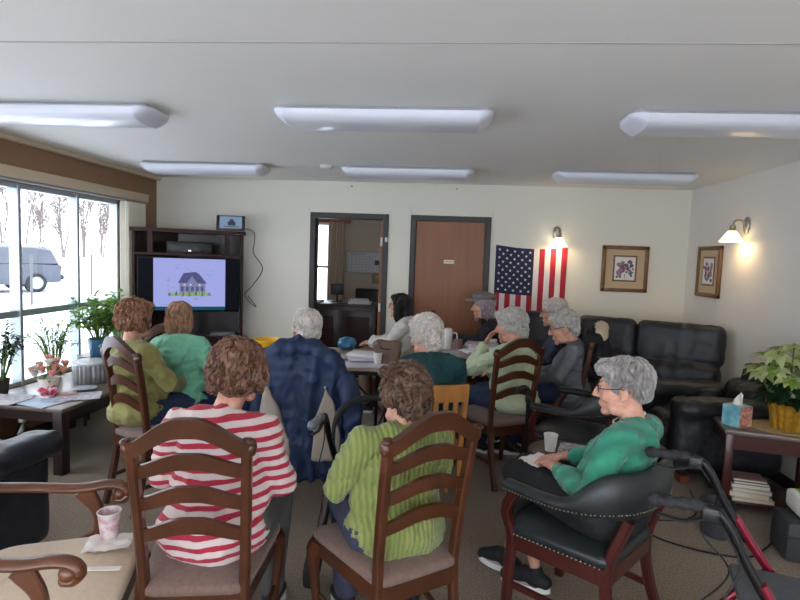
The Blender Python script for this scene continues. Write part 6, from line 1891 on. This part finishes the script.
# dark waste bin beside the end table
wbn = thing('waste_bin', 'dark grey rounded bin on the carpet beside the end table leg', 'bin', (1.71, 3.32, 0), 0)
MB().lathe([(0.075, 0), (0.085, 0.01), (0.095, 0.19), (0.10, 0.2), (0.092, 0.2), (0.08, 0.02), (0.004, 0.02)], (0, 0, 0), 26).build('bin_body', mat('bin_grey', (66, 66, 70), 0.6), wbn)
MB().tube([(0.098 * math.cos(2 * PI * q / 26), 0.098 * math.sin(2 * PI * q / 26), 0.2) for q in range(26)], 0.005, 8, closed=True).build('rim', M_darkplastic, wbn)
# cord on the floor
cord = MB().tube(spline([(2.1, 3.35, 0.006), (1.85, 3.12, 0.006), (1.70, 3.05, 0.006), (1.45, 3.12, 0.006), (1.30, 3.25, 0.006), (1.36, 3.42, 0.006), (1.56, 3.46, 0.006), (1.72, 3.60, 0.006), (1.83, 3.95, 0.006)], 8), 0.005, 6)
tag(cord.build('extension_cord', M_cable), 'dark power cord looping across the carpet beside the end table', 'cord')

# ---------------------------------------------------------------- unseen fill lamps added behind the viewpoint to brighten the ceiling
M_bowl = mat('fill_lamp_fabric', (236, 232, 222), 0.7)
_b = M_bowl.node_tree; _t = _b.nodes.new('ShaderNodeBsdfTranslucent'); _t.inputs[0].default_value = (0.95, 0.93, 0.88, 1)
_m = _b.nodes.new('ShaderNodeMixShader'); _m.inputs[0].default_value = 0.6
_b.links.new(_b.nodes['Principled BSDF'].outputs[0], _m.inputs[1]); _b.links.new(_t.outputs[0], _m.inputs[2]); _b.links.new(_m.outputs[0], _b.nodes['Material Output'].inputs[0])
for k, (x, y, lab) in enumerate(((2.0, -0.8, 'added fill lamp with white fabric shade, unseen in the rear right corner'), (-2.5, -0.8, 'added fill lamp with white fabric shade, unseen in the rear left corner'))):
    t = thing('fill_lamp', lab, 'added fill lamp', (x, y, 0), 0)
    MB().lathe([(0.14, 0), (0.14, 0.015), (0.03, 0.03)], (0, 0, 0), 26).build('base', M_nickel, t)
    MB().tube([(0, 0, 0.02), (0, 0, 0.98)], 0.014, 12).build('pole', M_nickel, t)
    MB().lathe([(0.20, 0.95), (0.15, 1.28), (0.147, 1.28), (0.197, 0.95)], (0, 0, 0), 30).build('fill_shade', M_bowl, t, angle=180)
    l = bpy.data.lights.new('fill_bulb', 'POINT'); l.shadow_soft_size = 0.09; l.energy = 42; l.color = (1, 0.95, 0.88)
    lo = bpy.data.objects.new('fill_bulb', l); COL.objects.link(lo); lo.parent = t; lo.location = (0, 0, 1.12)
# ---------------------------------------------------------------- light and camera
w = bpy.data.worlds.new('overcast'); scene.world = w; w.use_nodes = True
nt = w.node_tree
bg = nt.nodes['Background']
tc = nt.nodes.new('ShaderNodeTexCoord'); sx = nt.nodes.new('ShaderNodeSeparateXYZ'); rp = nt.nodes.new('ShaderNodeValToRGB')
nt.links.new(tc.outputs['Generated'], sx.inputs[0]); nt.links.new(sx.outputs['Z'], rp.inputs['Fac'])
rp.color_ramp.elements[0].color = (0.95, 0.97, 1.0, 1); rp.color_ramp.elements[1].color = (0.88, 0.94, 1.0, 1)
nt.links.new(rp.outputs['Color'], bg.inputs['Color'])
bg.inputs['Strength'].default_value = 3.8

def portal(name, loc, rot, sx_, sy_):
    l = bpy.data.lights.new(name, 'AREA'); l.shape = 'RECTANGLE'; l.size = sx_; l.size_y = sy_
    l.cycles.is_portal = True
    o = bpy.data.objects.new(name, l); COL.objects.link(o); o.location = loc; o.rotation_euler = rot
portal('window_portal', (XL - 0.13, (WY0 + WY1) / 2, (WZ0 + WZ1) / 2), (0, R(-90), 0), WZ1 - WZ0, WY1 - WY0)
portal('added_rear_window_portal', ((RWX0 + RWX1) / 2, YB - 0.13, (RWZ0 + RWZ1) / 2), (R(90), 0, 0), RWX1 - RWX0, RWZ1 - RWZ0)
portal('office_window_portal', (-2.45, OY1 + 0.11, 1.4), (R(-90), 0, 0), 1.0, 1.48)

cam = bpy.data.cameras.new('camera'); co = bpy.data.objects.new('camera', cam); COL.objects.link(co)
f_px, yaw, pitch, roll = 539.5, 0.0818, 0.0805, 0.0353
cam.sensor_width = 36.0; cam.lens = f_px / 800 * 36.0; cam.clip_start = 0.05; cam.clip_end = 300
F = V((-math.sin(yaw) * math.cos(pitch), math.cos(yaw) * math.cos(pitch), -math.sin(pitch)))
r0 = V((math.cos(yaw), math.sin(yaw), 0)); u0 = r0.cross(F)
rr = r0 * math.cos(roll) + u0 * math.sin(roll); uu = -r0 * math.sin(roll) + u0 * math.cos(roll)
M = Matrix((rr, uu, -F)).transposed().to_4x4(); M.translation = V((0, 0, 1.6182))
co.matrix_world = M
scene.camera = co
scene.view_settings.view_transform = 'Standard'
scene.view_settings.look = 'None'
scene.view_settings.gamma = 1
scene.view_settings.use_curve_mapping = False
scene.view_settings.exposure = 0.54
try:
    scene.cycles.use_denoising = True
    scene.cycles.denoiser = 'OPENIMAGEDENOISE'
    scene.cycles.max_bounces = 10
    scene.cycles.diffuse_bounces = 6
    scene.cycles.transparent_max_bounces = 16
    scene.cycles.caustics_reflective = False
    scene.cycles.sample_clamp_indirect = 8
except Exception:
    pass
